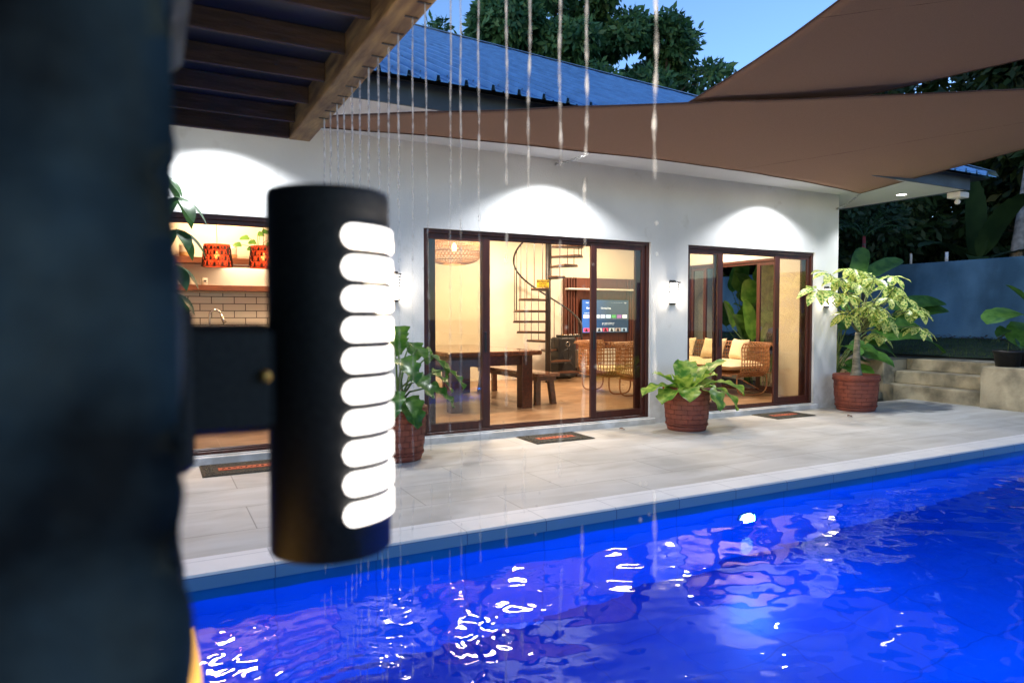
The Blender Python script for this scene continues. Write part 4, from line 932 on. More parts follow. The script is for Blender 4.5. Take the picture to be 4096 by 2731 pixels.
# variegated umbrella tree, right pot
def schef(t, x, y, z):
    mb = MB(); base = Vector((x, y, z)); fork = Vector((x + .02, y, 1.18))
    mb.tube([base - Vector((0, 0, .05)), base + Vector((0, 0, .05)), base + Vector((0, 0, .15)), base + Vector((0, .0, .4)), fork], [.115, .085, .062, .048, .036], 16); mb.build('trunk', 'palebark', t)
    br = MB(); tips = []
    spots = [(-.62, -.05, 1.72), (-.50, -.12, 1.62), (-.40, .0, 1.98), (-.33, -.2, 1.72), (-.40, -.1, 1.45), (-.22, -.1, 1.62), (-.15, -.22, 1.85), (-.05, .05, 2.0), (.02, -.2, 1.75), (.1, 0, 1.95), (.15, -.25, 1.62), (.25, .05, 1.88), (.32, -.15, 1.7), (.42, -.05, 1.8), (.48, -.2, 1.58), (.52, .0, 1.66), (.3, -.3, 1.42), (.15, -.28, 1.35), (.02, -.25, 1.5), (-.12, -.25, 1.42), (-.2, -.12, 1.3), (.05, -.1, 1.28), (.3, -.1, 1.25), (.2, -.15, 1.1), (.65, -.1, 1.5), (.74, -.15, 1.38), (.62, -.28, 1.3), (.4, .1, 1.45), (-.05, .15, 1.75), (.55, .1, 1.42), (-.3, -.05, 1.86), (.7, 0, 1.6)]
    for dx, dy, zz in [q_ for i_, q_ in enumerate(spots) if i_ % 6 != 4]:
        dx += rnd(-.05, .05); zz += rnd(-.10, .10)
        p = Vector((x + dx * 1.6, y + dy * 1.2, 1.12 + (zz - 1.1) * 1.18)); m_ = fork.lerp(p, .5) + Vector((0, 0, .05)); br.tube([fork, m_, p], [.012, .008, .005], 6); tips.append(p)
    br.build('branches', 'barkgreen', t)
    for p in tips:
        mb = MB(); n = random.choice((6, 7, 8)); tilt = Vector((rnd(-.5, .5), rnd(-.9, .0), 1)).normalized(); u = tilt.orthogonal().normalized(); v = tilt.cross(u); a0 = rnd(0, 6.28)
        for k in range(n):
            a = a0 + 2 * math.pi * k / n; d = u * math.cos(a) + v * math.sin(a) - tilt * rnd(.2, .6); L = rnd(.22, .31)
            mb.leaf(p + d * .03, d, tilt, L, L * .42, rnd(.4, 1.1), .2, 'lance', 7, .05, 2)
        mb.build('leaf_whorl', 'leafvar', t)
brick_pot(9.46, 6.72, .315, .27, .545, 'brick patterned red pot with variegated umbrella tree at the house corner', schef)
# money tree by the kitchen door
mt = thing('potted_plant', 'dark money tree with drooping leaves beside the pillar near the kitchen door', 'potted plant', (-.02, 6.45, 0))
mb = MB(); mb.lathe((-.02, 6.45, 0), [(0, 0), (.15, 0), (.2, .38), (.17, .38), (.16, .33), (0, .33)], 30); mb.build('pot', 'terra', mt)
mb = MB(); mb.tube([(-.02, 6.45, .3), (.0, 6.44, 1.0), (.05, 6.45, 1.7), (.1, 6.46, 2.3)], [.04, .032, .024, .014], 10); mb.build('trunk', 'bark', mt)
for (dx, dz, k0) in ((.16, 2.42, 0), (.15, 2.15, 1), (.12, 1.85, 2), (-.15, 2.3, 3), (-.1, 2.0, 4), (.1, 1.62, 5), (.02, 2.6, 6)):
    p = Vector((.05 + dx, 6.4, dz)); mb = MB(); mb.tube([(.05, 6.45, dz - .15), tuple(p)], .008, 6)
    for k in range(6):
        a = k0 + k * 1.05; mb.leaf(p, (math.cos(a) * .8, math.sin(a) * .8, -.4), (0, -.3, 1), rnd(.26, .36), .11, 1.4, .15, 'lance', 9)
    mb.build('leaf_whorl', 'leafmoney', mt)

def mat_(x0, x1, y0, y1, label, rot=0):
    m = thing('door_mat', label, 'door mat', ((x0 + x1) / 2, (y0 + y1) / 2, 0), 'door mats in front of the doors')
    cx, cy = (x0 + x1) / 2, (y0 + y1) / 2; hx, hy = (x1 - x0) / 2, (y1 - y0) / 2
    b = MB(); b.box(x0, x1, y0, y1, .001, .006, .002); b.build('mat_base', M('mat_base_rubber', (.10, .085, .06), .85, nscale=40, namt=.3), m)
    b = MB(); b.box(x0 + .02, x1 - .02, y0 + .02, y1 - .02, .0062, .008); b.build('mat_field', 'rubber', m)
    b = MB(); b.box(cx - hx * .62, cx + hx * .62, cy - hy * .22, cy + hy * .22, .0082, .012); b.build('orange_band', 'orange', m)
    b = MB()
    def scroll(px, py, s, f):
        b.tube([(px + s * (1 - t * .13) * math.cos(f + t * .75), py + s * (1 - t * .13) * math.sin(f + t * .75), .011) for t in range(8)], .0032, 4)
    n = int((x1 - x0 - .1) / .045)
    for k in range(n):
        px = x0 + .06 + .045 * k
        for py in (y0 + .05, y1 - .05): scroll(px, py, .021, k * 1.7)
        for py in (y0 + .088, y1 - .088): scroll(px + .02, py, .016, k * 2.3)
    for k in range(int((y1 - y0 - .2) / .045)):
        py = y0 + .12 + .045 * k
        for px in (x0 + .05, x0 + .09, x1 - .05, x1 - .09): scroll(px, py, .02, k * 1.9)
    b.tube([(x0 + .012, y0 + .012, .009), (x1 - .012, y0 + .012, .009), (x1 - .012, y1 - .012, .009), (x0 + .012, y1 - .012, .009)], .004, 5, closed=True)
    b.build('scroll_border', M('mat_scroll_rubber', (.13, .115, .08), .8, nscale=30, namt=.2), m)
    b = MB()
    for k in range(9):
        px = cx - hx * .5 + hx * k * .125; b.tube([(px + .012 * math.cos(t * .9 + k), cy + .018 * math.sin(t * .9), .0125) for t in range(6)], .0035, 4)
    b.build('band_scrollwork', 'rubber', m)
mat_(3.76, 4.54, 6.53, 7.03, 'black scroll edged door mat with orange band before the middle door')
mat_(7.62, 8.4, 6.58, 7.06, 'black scroll edged door mat with orange band before the right door')
mat_(.37, 1.15, 6.53, 7.05, 'black scroll edged door mat with orange band before the kitchen door')
for x, y, lb in ((5.15, 6.9, 'small dry brown leaf on the deck near the middle door'), (8.66, 6.28, 'small dry reddish leaf on the deck near the right door mat')):
    b = MB(); b.leaf((x, y, .012), (1, -.2, .15), (0, 0, 1), .09, .05, .8, .5, 'lance', 6, .2); tag(b.build('fallen_leaf', M('dead_leaf', (.2, .07, .03), .7, nscale=20, namt=.3)), lb, 'leaf')

# big leaved plants in the bed and by the side door
def paddle_plant(name, label, base, leaves, mat='leafbig', stalkr=.012, face=.25):
    t = thing(name, label, 'plant', base)
    bx_, by_, bz = base
    for (tx, ty, tz, az, pitch, L, W, dr) in leaves:
        p0 = Vector((bx_ + rnd(-.1, .1), by_ + rnd(-.1, .1), bz)); p2 = Vector((tx, ty, tz)); pm = p0.lerp(p2, .55) + Vector((-(tx - bx_) * .2, -(ty - by_) * .2, .06))
        ms = MB(); ms.tube([p0, p0.lerp(pm, .5), pm, pm.lerp(p2, .5) + Vector((0, 0, .03)), p2], [stalkr * 1.3, stalkr * 1.1, stalkr, stalkr * .8, stalkr * .6], 7); ms.build('stalk', 'petiole', t)
        d = Vector((math.cos(R(az)) * math.cos(R(pitch)), math.sin(R(az)) * math.cos(R(pitch)), math.sin(R(pitch))))
        up = Vector((-math.cos(R(az)) * math.sin(R(pitch)), -math.sin(R(az)) * math.sin(R(pitch)) - face, math.cos(R(pitch))))
        mb = MB(); mb.leaf(p2, d, up, L, W, dr, .2, 'paddle', 14, .025, 4)
        q = MB(); q.tube([p2, p2 + d * L * .3], [.008, .004], 5); mb.v += [tuple(map(float, v)) for v in []]
        mb.build('leaf', mat, t)
    return t
paddle_plant('heliconia', 'tall green heliconia with paddle leaves leaning out over the planter kerb', (10.75, 8.15, .03), [
    (11.2, 8.0, 2.1, 20, 55, .75, .3, .2), (11.42, 8.0, 2.12, -5, 26, 1.05, .3, .25), (12.0, 7.9, 1.55, -4, 12, 1.6, .36, .3), (12.1, 7.9, 1.34, -4, 16, 1.6, .36, .35), (11.4, 7.8, 1.24, -8, 5, 1.15, .34, .2), (10.9, 7.8, 1.5, 200, 25, .7, .36, .9), (11.0, 7.75, .75, -50, 0, .6, .36, .9),
    (11.2, 7.7, 1.02, -8, 14, 1.9, .46, .95), (10.8, 7.75, .95, -35, -5, .5, .24, .9), (10.3, 7.85, 1.3, 160, 40, .5, .22, .5), (10.25, 7.85, .8, 170, 10, .4, .26, .8), (10.5, 7.75, .55, -80, -10, .3, .26, .8), (10.6, 8.3, 1.6, 100, 60, .6, .25, .4), (10.9, 7.9, 1.85, 10, 20, .8, .34, .6), (11.3, 7.8, .95, -20, -10, .6, .34, .7)], face=.75)
paddle_plant('calathea', 'low broad leaved calathea between the variegated tree pot and the steps', (10.55, 7.95, .03), [
    (10.35, 7.85, .75, 190, -10, .34, .3, .6), (10.65, 7.8, .62, -60, -15, .32, .28, .9), (10.9, 7.85, .85, -10, 5, .4, .3, .7), (10.2, 7.95, 1.05, 170, 10, .36, .28, .6), (11.1, 7.82, .42, -50, -40, .32, .18, .5), (10.5, 7.82, .38, 240, -10, .28, .24, .9), (10.75, 8.0, 1.2, 20, 35, .4, .3, .6), (11.0, 7.85, .7, 10, 10, .42, .34, .9), (10.1, 7.85, 1.25, 180, 10, .4, .32, .7), (10.6, 7.82, .9, -90, 0, .4, .34, .9), (10.9, 7.8, .5, -60, 0, .36, .3, .8), (10.3, 7.85, .35, 200, -10, .26, .22, .8)], face=1.1)
for k, (bx_, by_, lb) in enumerate(((10.35, 9.3, 'cluster of tall cigar plants with upright pale leaves just outside the side door'), (11.0, 10.3, 'darker cluster of tall cigar plants farther outside the side door'))):
    lv = []
    for q in range(13 if k == 0 else 11):
        zz = rnd(.7, 2.2); lv.append((bx_ + rnd(-.4, .4), by_ + rnd(-.75, .75), zz, rnd(150, 300), rnd(30, 75), rnd(.55, .85), rnd(.26, .36), rnd(.2, .9)))
    paddle_plant('cigar_plant', lb, (bx_, by_, .03), lv, 'leafbig', .009)
# pots on the right wall block
def black_pot(x, y, r, h, lb, leaves, mat='leafphil', prof='heart'):
    t = thing('potted_plant', lb, 'potted plant', (x, y, .645))
    b = MB(); b.lathe((x, y, .646), [(0, 0), (r * .78, 0), (r * .95, h * .85), (r * 1.02, h * .86), (r * 1.02, h), (r * .95, h), (r * .92, h * .85), (0, h * .85)], 32); b.build('pot', 'black', t)
    for (dx, dy, dz, az, L, W, dr) in leaves:
        p2 = Vector((x + dx, y + dy, .645 + h + dz)); ms = MB(); ms.tube([(x + dx * .1, y + dy * .1, .645 + h * .85), (x + dx * .5, y + dy * .5, .645 + h + dz * .7), tuple(p2)], .005, 5); ms.build('stalk', 'petiole', t)
        b = MB(); b.leaf(p2, (math.cos(R(az)), math.sin(R(az)), -.3), (0, -.4, 1), L, W, dr, .2, prof, 9, .06, 3); b.build('leaf', mat, t)
black_pot(11.72, 5.76, .2, .25, 'squat black plastic pot with a thin seedling on the block wall', [(.02, 0, .12, 90, .05, .03, .2)])
black_pot(12.0, 5.66, .13, .2, 'smaller black pot with grey veined caladium leaves at the right edge', [(-.28, .12, .38, 160, .22, .2, .9), (-.1, .15, .3, 100, .24, .2, .9), (.1, .1, .42, 60, .26, .22, .8), (-.2, -.05, .2, 200, .2, .18, .9)], 'leafmoney')
t = paddle_plant('bird_of_paradise', 'broad ribbed yellow-green leaves reaching in at the right edge above the block wall', (12.75, 5.6, .65), [
    (12.15, 5.75, 1.45, 165, 5, .75, .5, .7), (12.2, 5.7, 1.3, 190, -20, .65, .45, .5), (12.2, 5.7, 1.6, 150, 45, .5, .3, .3), (12.9, 5.5, 1.6, 20, 40, .7, .4, .5)])

# ================================================================== shade sails and chains
def sail(name, label, A, B, C, kAB, kBC, kCA, sag, hem=.05):
    A, B, C = map(Vector, (A, B, C)); n = 40
    def P(a, b, c):
        p = A * a + B * b + C * c
        p = p + (C - (A + B) / 2) * (kAB * 4 * a * b * (1 - c) ** 2) + (A - (B + C) / 2) * (kBC * 4 * b * c * (1 - a) ** 2) + (B - (A + C) / 2) * (kCA * 4 * c * a * (1 - b) ** 2)
        for s_, w_ in zip(sag, (a * b, b * c, c * a)): p = p - Vector((0, 0, s_ * 4 * w_))
        p.z += .010 * mnoise.noise(p * 1.3) + .004 * mnoise.noise(p * 5)
        return p
    mb = MB(); idx = {}; vs = []
    for i in range(n + 1):
        for j in range(n + 1 - i): idx[i, j] = len(vs); vs.append(P(i / n, j / n, (n - i - j) / n))
    fs = []
    for i in range(n):
        for j in range(n - i):
            fs.append((idx[i, j], idx[i + 1, j], idx[i, j + 1]))
            if j < n - i - 1: fs.append((idx[i + 1, j], idx[i + 1, j + 1], idx[i, j + 1]))
    mb.add(vs, fs); t = thing(name, label, 'shade sail', tuple(A)); so = mb.build('sail_cloth', 'sail', t)
    md = so.modifiers.new('thickness', 'SOLIDIFY'); md.thickness = .002
    for e in (lambda q: P(q, 1 - q, 0), lambda q: P(0, q, 1 - q), lambda q: P(1 - q, 0, q)):
        h = MB(); h.tube([e(q / 60) + Vector((0, 0, -.002)) for q in range(61)], .007, 6); h.build('edge_rope', 'hem', t)
    for f_ in (.62,):
        h = MB(); h.tube([P(f_ * (1 - q / 40), (1 - f_) * (1 - q / 40), q / 40) + Vector((0, 0, -.001)) for q in range(40)], .002, 4); h.build('seam', 'hem', t)
    for q in (A, B, C):
        h = MB(); h.tube([q + Vector((.018 * math.cos(a * .63), 0, .018 * math.sin(a * .63))) for a in range(10)], .004, 6, closed=True); h.build('corner_ring', 'steel', t)
    return P
SA = (9.12, 6.47, 3.205); SB = (.53, 5.80, 2.955); SC = (11.86, 2.91, 4.22)
sail('shade_sail', 'lower brown shade sail chained to the wall above the right door', SA, SB, SC, .055, .012, .02, (.0, .0, .03))
UA = (4.37, 6.3, 3.265); UB = (3.9, -.8, 5.25); UC = (11.3, .9, 5.05)
sail('shade_sail', 'upper dark brown shade sail rising steeply over the pool', UA, UB, UC, .035, .03, .02, (.42, .1, .2))
def chain(a, b, label, droop=.03):
    a, b = Vector(a), Vector(b); L = (b - a).length; n = max(6, int(L / .04)); mb = MB()
    t = thing('chain', label, 'chain', tuple(a))
    for k in range(n):
        q = (k + .5) / n; c = a.lerp(b, q) - Vector((0, 0, droop * 4 * q * (1 - q))); d = (b - a).normalized(); s = d.cross(Vector((0, 0, 1))).normalized(); u = s if k % 2 else s.cross(d)
        mb.tube([c + d * (.026 * math.cos(w_)) + u * (.013 * math.sin(w_)) for w_ in [z * .785 for z in range(8)]], .005, 5, closed=True)
    mb.build('links', 'steel', t)
    h = MB(); h.tube([a + Vector((0, .0, 0)), a + Vector((0, -.03, 0)), a + Vector((.02, -.045, 0)), a + Vector((.02, -.06, .02)), a + Vector((0, -.06, .03))], .006, 6); h.build('wall_hook', 'steel', t)
chain((4.349, 7.13, 3.262), UA, 'galvanised chain from the wall above the middle door to a sail corner')
chain((9.50, 7.13, 3.10), SA, 'galvanised chain from the house corner to the lower sail corner')

# ================================================================== pergola over the pool edge, pillar, cylinder lamp, water jets
PG = thing('pergola', 'dark timber pergola with a pale water-jet beam over the pool edge', 'pergola', (-.5, 2, 2.35))
mb = MB(); mb.box(.655, .763, -3, 3.765, 2.35, 2.56, .004); mb.build('water_beam', 'beam', PG)
mb = MB(); mb.box(-2.6, .654, 3.735, 3.764, 2.352, 2.56, .003); mb.build('end_board', 'rafter', PG)
for k in range(20):
    y = 3.59 - .3365 * k; mb = MB(); mb.box(-2.6, .6545, y - .008, y + .008, 2.395, 2.47, .002); mb.build('rafter', 'rafter', PG)
mb = MB(); mb.box(-2.6, .654, -3, 3.7345, 2.4705, 2.485); mb.build('roof_sheet', 'pergroof', PG)
mb = MB(); mb.box(-2.6, -2.5, -3, 3.7, 2.2, 2.39); mb.build('rear_beam', 'rafter', PG)
jets_y = [3.29, 3.165, 3.04, 2.925, 2.79, 2.67, 2.545, 2.425, 2.30, 2.20, 2.06, 1.95, 1.75, 1.685, 1.575, 1.42, 1.305, 1.19, 1.085, .895]
for y in jets_y:
    b = MB(); b.obox((.732, y, 2.3492), (1, 0, 0), (0, 1, 0), .022, .005, .0012); b.build('jet_slot', 'black', PG)
def jetmat():
    """aerated falling water: part clear, part bright white"""
    m = bpy.data.materials.new('falling_water'); m.use_nodes = True; n, l = m.node_tree.nodes, m.node_tree.links; p = n['Principled BSDF']
    p.inputs['Base Color'].default_value = (.92, .95, 1, 1); p.inputs['Roughness'].default_value = .12; p.inputs['IOR'].default_value = 1.33
    tr = n.new('ShaderNodeBsdfTransparent'); tl = n.new('ShaderNodeBsdfTranslucent'); tl.inputs[0].default_value = (.95, .97, 1, 1)
    m1 = n.new('ShaderNodeMixShader'); m1.inputs[0].default_value = .5; l.new(p.outputs[0], m1.inputs[1]); l.new(tl.outputs[0], m1.inputs[2])
    tc = n.new('ShaderNodeTexCoord'); t = n.new('ShaderNodeTexNoise'); t.inputs['Scale'].default_value = 26; l.new(tc.outputs['Object'], t.inputs[0])
    mr = n.new('ShaderNodeMapRange'); mr.inputs[1].default_value = .35; mr.inputs[2].default_value = .65; mr.inputs[3].default_value = .3; mr.inputs[4].default_value = .85; l.new(t.outputs[0], mr.inputs[0])
    sp = n.new('ShaderNodeSeparateXYZ'); geo = n.new('ShaderNodeNewGeometry'); l.new(geo.outputs['Position'], sp.inputs[0])
    m3 = n.new('ShaderNodeMapRange'); m3.inputs[1].default_value = 2.15; m3.inputs[2].default_value = 1.4; m3.inputs[3].default_value = .0; m3.inputs[4].default_value = .5; l.new(sp.outputs[2], m3.inputs[0])   # the jet thins out as it falls
    ad = n.new('ShaderNodeMath'); ad.operation = 'ADD'; ad.use_clamp = True; l.new(mr.outputs[0], ad.inputs[0]); l.new(m3.outputs[0], ad.inputs[1])
    mn = n.new('ShaderNodeMath'); mn.operation = 'MINIMUM'; mn.inputs[1].default_value = .92; l.new(ad.outputs[0], mn.inputs[0])
    m2 = n.new('ShaderNodeMixShader'); l.new(mn.outputs[0], m2.inputs[0]); l.new(m1.outputs[0], m2.inputs[1]); l.new(tr.outputs[0], m2.inputs[2])
    l.new(m2.outputs[0], n['Material Output'].inputs[0]); return m
MT['jet'] = jetmat()
for i, y in enumerate(jets_y):
    near = i >= 14
    lb = 'thin unbroken thread of water falling from the pergola beam into the pool' if i < 10 else ('wavering thread of falling water right of the cylinder lamp' if i < 15 else 'loose beaded line of falling water drops nearest the camera')
    mb = MB(); x = .735; z = 2.35; rs = random.Random(i * 7 + 1)
    bx_, by_ = rs.uniform(-.02, .02), rs.uniform(-.03, .03)
    segs = []; cur = []
    N = 330
    for k in range(N + 1):
        t = k / N; zz = 2.35 - t * 2.54
        wob = .0022 * math.sin(t * 40 + i) * t + .0012 * math.sin(t * 95 + 2 * i) * t
        p = Vector((x + bx_ * t + wob, y + by_ * t + .002 * math.sin(t * 57 + i), zz))
        r_ = (.0040 if i < 10 else .0027) * (1 - .35 * t) * (1 + .6 * math.sin(t * (330 if i < 10 else 240) + i * 1.3) * min(1, t * 3))
        brk = (t > (.75 if i < 10 else .45 if i < 15 else .25)) and math.sin(t * (70 if i < 15 else 48) + i * 2.1) < (-.35 if i < 15 else .1)
        if brk:
            if len(cur) > 2: segs.append(cur)
            cur = []
        else: cur.append((p, r_ * (1 if i < 15 else 1.15)))
    if len(cur) > 2: segs.append(cur)
    for s_ in segs:
        m_ = len(s_); rr = [r for p, r in s_]
        if m_ >= 4:
            for e in (0, -1): rr[e] *= .35
            rr[1] *= .85; rr[-2] *= .85
        mb.tube([p for p, r in s_], rr, 8)
    for _ in range(5 if i < 15 else 14):
        zz = rs.uniform(-.1, 1.6); p = Vector((x + rs.uniform(-.02, .02), y + rs.uniform(-.02, .02), zz)); r_ = rs.uniform(.0015, .0034)
        mb.tube([p + Vector((0, 0, r_ * 2)), p + Vector((0, 0, r_)), p, p - Vector((0, 0, r_))], [.0003, r_ * .7, r_, .0004], 7)
    o_ = 'first second third fourth fifth sixth seventh eighth ninth tenth eleventh twelfth thirteenth fourteenth fifteenth sixteenth seventeenth eighteenth nineteenth twentieth'.split()
    lb = ('thin unbroken thread of falling water, %s from the house end of the pergola beam' if i < 10 else 'beaded thread of falling water, %s from the house end of the pergola beam') % o_[i]
    if i == 19: lb = 'thickest broken line of falling drops, nearest the camera and farthest right'
    tag(mb.build('water_jet', 'jet'), lb, 'water jet', 'water jets falling from the pergola beam')

# drops and froth where the jets land
mb = MB(); rs = random.Random(4)
for y in jets_y:
    for _ in range(16):
        a = rs.uniform(0, 6.28); q = abs(rs.gauss(0, .05)); r_ = rs.uniform(.0012, .0035); p = Vector((.737 + q * math.cos(a), y + q * math.sin(a), -.142 + rs.uniform(0, .06) * rs.random()))
        mb.tube([p + Vector((0, 0, r_)), p, p - Vector((0, 0, r_))], [r_ * .3, r_, r_ * .3], 6)
struct(mb.build('splash_drops', 'jet'), 'stuff')

# stone pillar beside the camera
def stonebox(x0, x1, y0, y1, z0, z1, seed):
    mb = MB(); nz = 110; nx = 22; rs = random.Random(seed)
    zs = [z0]
    while zs[-1] < z1: zs.append(zs[-1] + rs.choice((.07, .09, .12, .05)))
    def outline(u):
        P_ = 2 * ((x1 - x0) + (y1 - y0)); s = u * P_
        if s < x1 - x0: return x0 + s, y0, 0, -1
        s -= x1 - x0
        if s < y1 - y0: return x1, y0 + s, 1, 0
        s -= y1 - y0
        if s < x1 - x0: return x1 - s, y1, 0, 1
        s -= x1 - x0; return x0, y1 - s, -1, 0
    def fn(u, v):
        z = z0 + (z1 - z0) * v; x, y, nx_, ny_ = outline(min(u, .99999))
        j = max(i for i in range(len(zs)) if zs[i] <= z + 1e-6); e = min(z - zs[j], (zs[j + 1] if j + 1 < len(zs) else z1) - z)
        d = .0025 * mnoise.noise((x * 6 + j * 9.1, y * 6, j * 3.3)) + .006 * mnoise.noise((x * 25, y * 25, z * 25)) - .012 * math.exp(-max(0, e) / .012) - .003
        return (x + nx_ * d - 0 * ny_, y + ny_ * d, z)
    mb.grid(fn, 150, 300, True); return mb
pil = thing('stone_pillar', 'dark rough stone pillar close to the camera, out of focus', 'pillar', (-.24, .55, 0))
stonebox(-.5, .0152, .335, .80, 0, 2.39, 5).build('stone_cladding', 'stone', pil)
mb = MB(); mb.box(.0, .024, .44, .6, 1.60, 1.86, .01); mb.build('pale_stone', 'stone2', pil)
am = thing('step_light', 'small amber glowing wall light low on the pillar edge', 'wall lamp', (.014, .6, 1.05))
mb = MB(); mb.box(.010, .02, .55, .66, 1.04, 1.16, .003); mb.build('housing', 'dark', am)
mb = MB(); mb.box(.0202, .029, .56, .65, 1.045, 1.145); mb.build('lens', 'amber', am)

# cylinder wall lamp
lx, ly = .1335, .585; LR = .05; Z0, Z1 = 1.218, 1.520

CL = thing('cylinder_lamp', 'big black cylinder wall lamp with a ladder of glowing slots, out of focus', 'wall lamp', (lx, ly, Z0))
mb = MB(); mb.lathe((lx, ly, 0), [(0, Z0 + .004), (LR * .9, Z0 + .002), (LR, Z0 + .004), (LR, Z1 - .004), (LR * .97, Z1), (0, Z1 - .001)], 72); mb.build('lamp_body', 'lampblk', CL)
for k in range(10):
    zc = 1.4805 - .0246 * k; hh = .0091; pts = []
    a0, a1 = R(-92), R(92); ro = LR + .0022
    mb = MB(); n = 90; vs = []
    for i in range(n + 1):
        a = a0 + (a1 - a0) * i / n; s = min((a - a0), (a1 - a)) * LR; hw = hh * math.sqrt(max(0.0, 1 - max(0, 1 - s / hh) ** 2)) if s < hh else hh
        for q in (-1, -.9, .9, 1):
            rr = ro - (.0 if abs(q) < .95 else .0018); vs.append((lx + rr * math.cos(a), ly + rr * math.sin(a), zc + hw * q))
        vs.append((lx + (LR - .002) * math.cos(a), ly + (LR - .002) * math.sin(a), zc))
    fs = []
    for i in range(n):
        for q in range(3): fs.append((i * 5 + q, (i + 1) * 5 + q, (i + 1) * 5 + q + 1, i * 5 + q + 1))
    mb.add(vs, fs); mb.build('light_slot', 'slot', CL)
light('cylinder_lamp_light', 'AREA', (lx + LR + .012, ly, 1.37), 15, (1, .82, .6), .16, (0, R(-122), 0), parent=CL)
mb = MB(); mb.box(.014, .0845, .548, .622, 1.328, 1.411, .006); mb.build('bracket_arm', 'lampblk', CL)
mb = MB(); mb.box(.0, .0139 + .012, .53, .64, 1.305, 1.425, .006); mb.build('mounting_plate', 'lampblk', CL)
mb = MB(); mb.tube([(.075, .5479, 1.372), (.075, .540, 1.372)], .0048, 16); mb.build('brass_screw', M('brass', (.8, .45, .12), .3, metal=1.0, nscale=10, namt=.1), CL)

# ================================================================== trees
def crown_mesh(name, mat, parent, clumps, n, size, aspect=.42, seed=1):
    r = np.random.default_rng(seed); C_ = np.array([c[:3] for c in clumps], float); S_ = np.array([c[3:6] for c in clumps], float)
    wgt = S_.prod(1) ** (2 / 3); wgt /= wgt.sum(); k = r.choice(len(clumps), n, p=wgt)
    d = r.normal(size=(n, 3)); d /= np.linalg.norm(d, axis=1)[:, None]; rad = r.uniform(.55, 1.05, n)[:, None] ** .6
    p = C_[k] + d * rad * S_[k]
    ld = r.normal(size=(n, 3)) * .8 + d * .5; ld[:, 2] -= .45; ld /= np.linalg.norm(ld, axis=1)[:, None]
    sd = np.cross(ld, d + r.normal(size=(n, 3)) * .4); sd /= np.linalg.norm(sd, axis=1)[:, None] + 1e-9
    L = size * r.uniform(.6, 1.3, n)[:, None]; W = L * aspect; nn = np.cross(ld, sd)
    v = np.stack([p, p + ld * L * .5 + sd * W * .5 + nn * L * .06, p + ld * L, p + ld * L * .5 - sd * W * .5 + nn * L * .06], 1).reshape(-1, 3)
    f = np.arange(4 * n).reshape(n, 4)
    me = bpy.data.meshes.new(name); o0 = np.array(world_loc(parent)) if parent else np.array([0, 0, 0.])
    me.vertices.add(4 * n); me.vertices.foreach_set('co', (v - o0).ravel()); me.loops.add(4 * n); me.loops.foreach_set('vertex_index', f.ravel())
    me.polygons.add(n); me.polygons.foreach_set('loop_start', np.arange(0, 4 * n, 4)); me.update(); me.validate()
    me.materials.append(MT[mat]); ob = bpy.data.objects.new(name, me); col.objects.link(ob)
    if parent: ob.parent = parent
    return ob
def tree(label, x, y, z0, h, spread, n, seed, mat='leaftree', size=.34, low=.35, tr=.22, name='tree'):
    rs = random.Random(seed); t = thing(name, label, 'tree', (x, y, z0), 'trees behind the house')
    cl = []; mb = MB()
    trunk = [Vector((x, y, z0)), Vector((x + rs.uniform(-.3, .3), y, z0 + h * .35)), Vector((x + rs.uniform(-.5, .5), y, z0 + h * .65)), Vector((x + rs.uniform(-.5, .5), y, z0 + h * .92))]
    mb.tube(trunk, [tr, tr * .75, tr * .5, tr * .15], 10)
    for k in range(int(16 + spread * 5)):
        q = low + (1 - low) * rs.random() ** .9; a = rs.uniform(0, 6.283); w_ = spread * math.sin(math.pi * min(1, .18 + .82 * (q - low) / (1 - low) * .97)) ** .6 * rs.uniform(.35, 1.0)
        i = min(2, int(q * 3)); base = trunk[i].lerp(trunk[i + 1], q * 3 - i); c = Vector((x + w_ * math.cos(a), y + w_ * math.sin(a), z0 + h * q + rs.uniform(-.3, .3)))
        mb.tube([base - Vector((0, 0, .4)), base.lerp(c, .5) + Vector((0, 0, .1)), c], [tr * .28, tr * .18, tr * .06], 6)
        s = rs.uniform(.55, 1.15) * (spread / 3) ** .5; cl.append((c.x, c.y, c.z, s * 1.15, s * 1.15, s * .75))
    mb.build('trunk', 'bark', t); crown_mesh('crown', mat, t, cl, n, size, seed=seed); return t
tree('tall round crowned tree behind the roof, left of the tallest one', 12.4, 24.5, .6, 13.2, 3.1, 24000, 11)
tree('tallest dense tree rising out of the picture above the middle of the roof', 15.6, 25, .6, 16.6, 3.4, 28000, 12)
tree('bushy dark green tree behind the right end of the roof', 19.8, 23.5, .6, 13.2, 3.2, 25000, 13)
tree('small thin sapling crown just above the left roof ridge', 10.2, 25.5, .6, 12.0, .8, 2200, 14, tr=.08)
tree('second thin sapling crown above the ridge, right beside the tall round tree', 11.1, 25.5, .6, 11.6, 1.0, 2600, 19, tr=.08)
tree('low leafy tree filling the gap behind the tallest trees', 17.3, 29, .6, 13.0, 4.6, 18000, 15)
tree('broad tree whose crown joins the tallest tree to the one on its right', 17.6, 26, .6, 13.6, 3.2, 20000, 21)
tree('rounded tree crown low behind the right part of the ridge', 14.0, 24, .6, 11.6, 2.8, 14000, 24)
tree('shorter leafy tree behind the left part of the ridge', 11.0, 30, .6, 11.6, 2.6, 8000, 18)
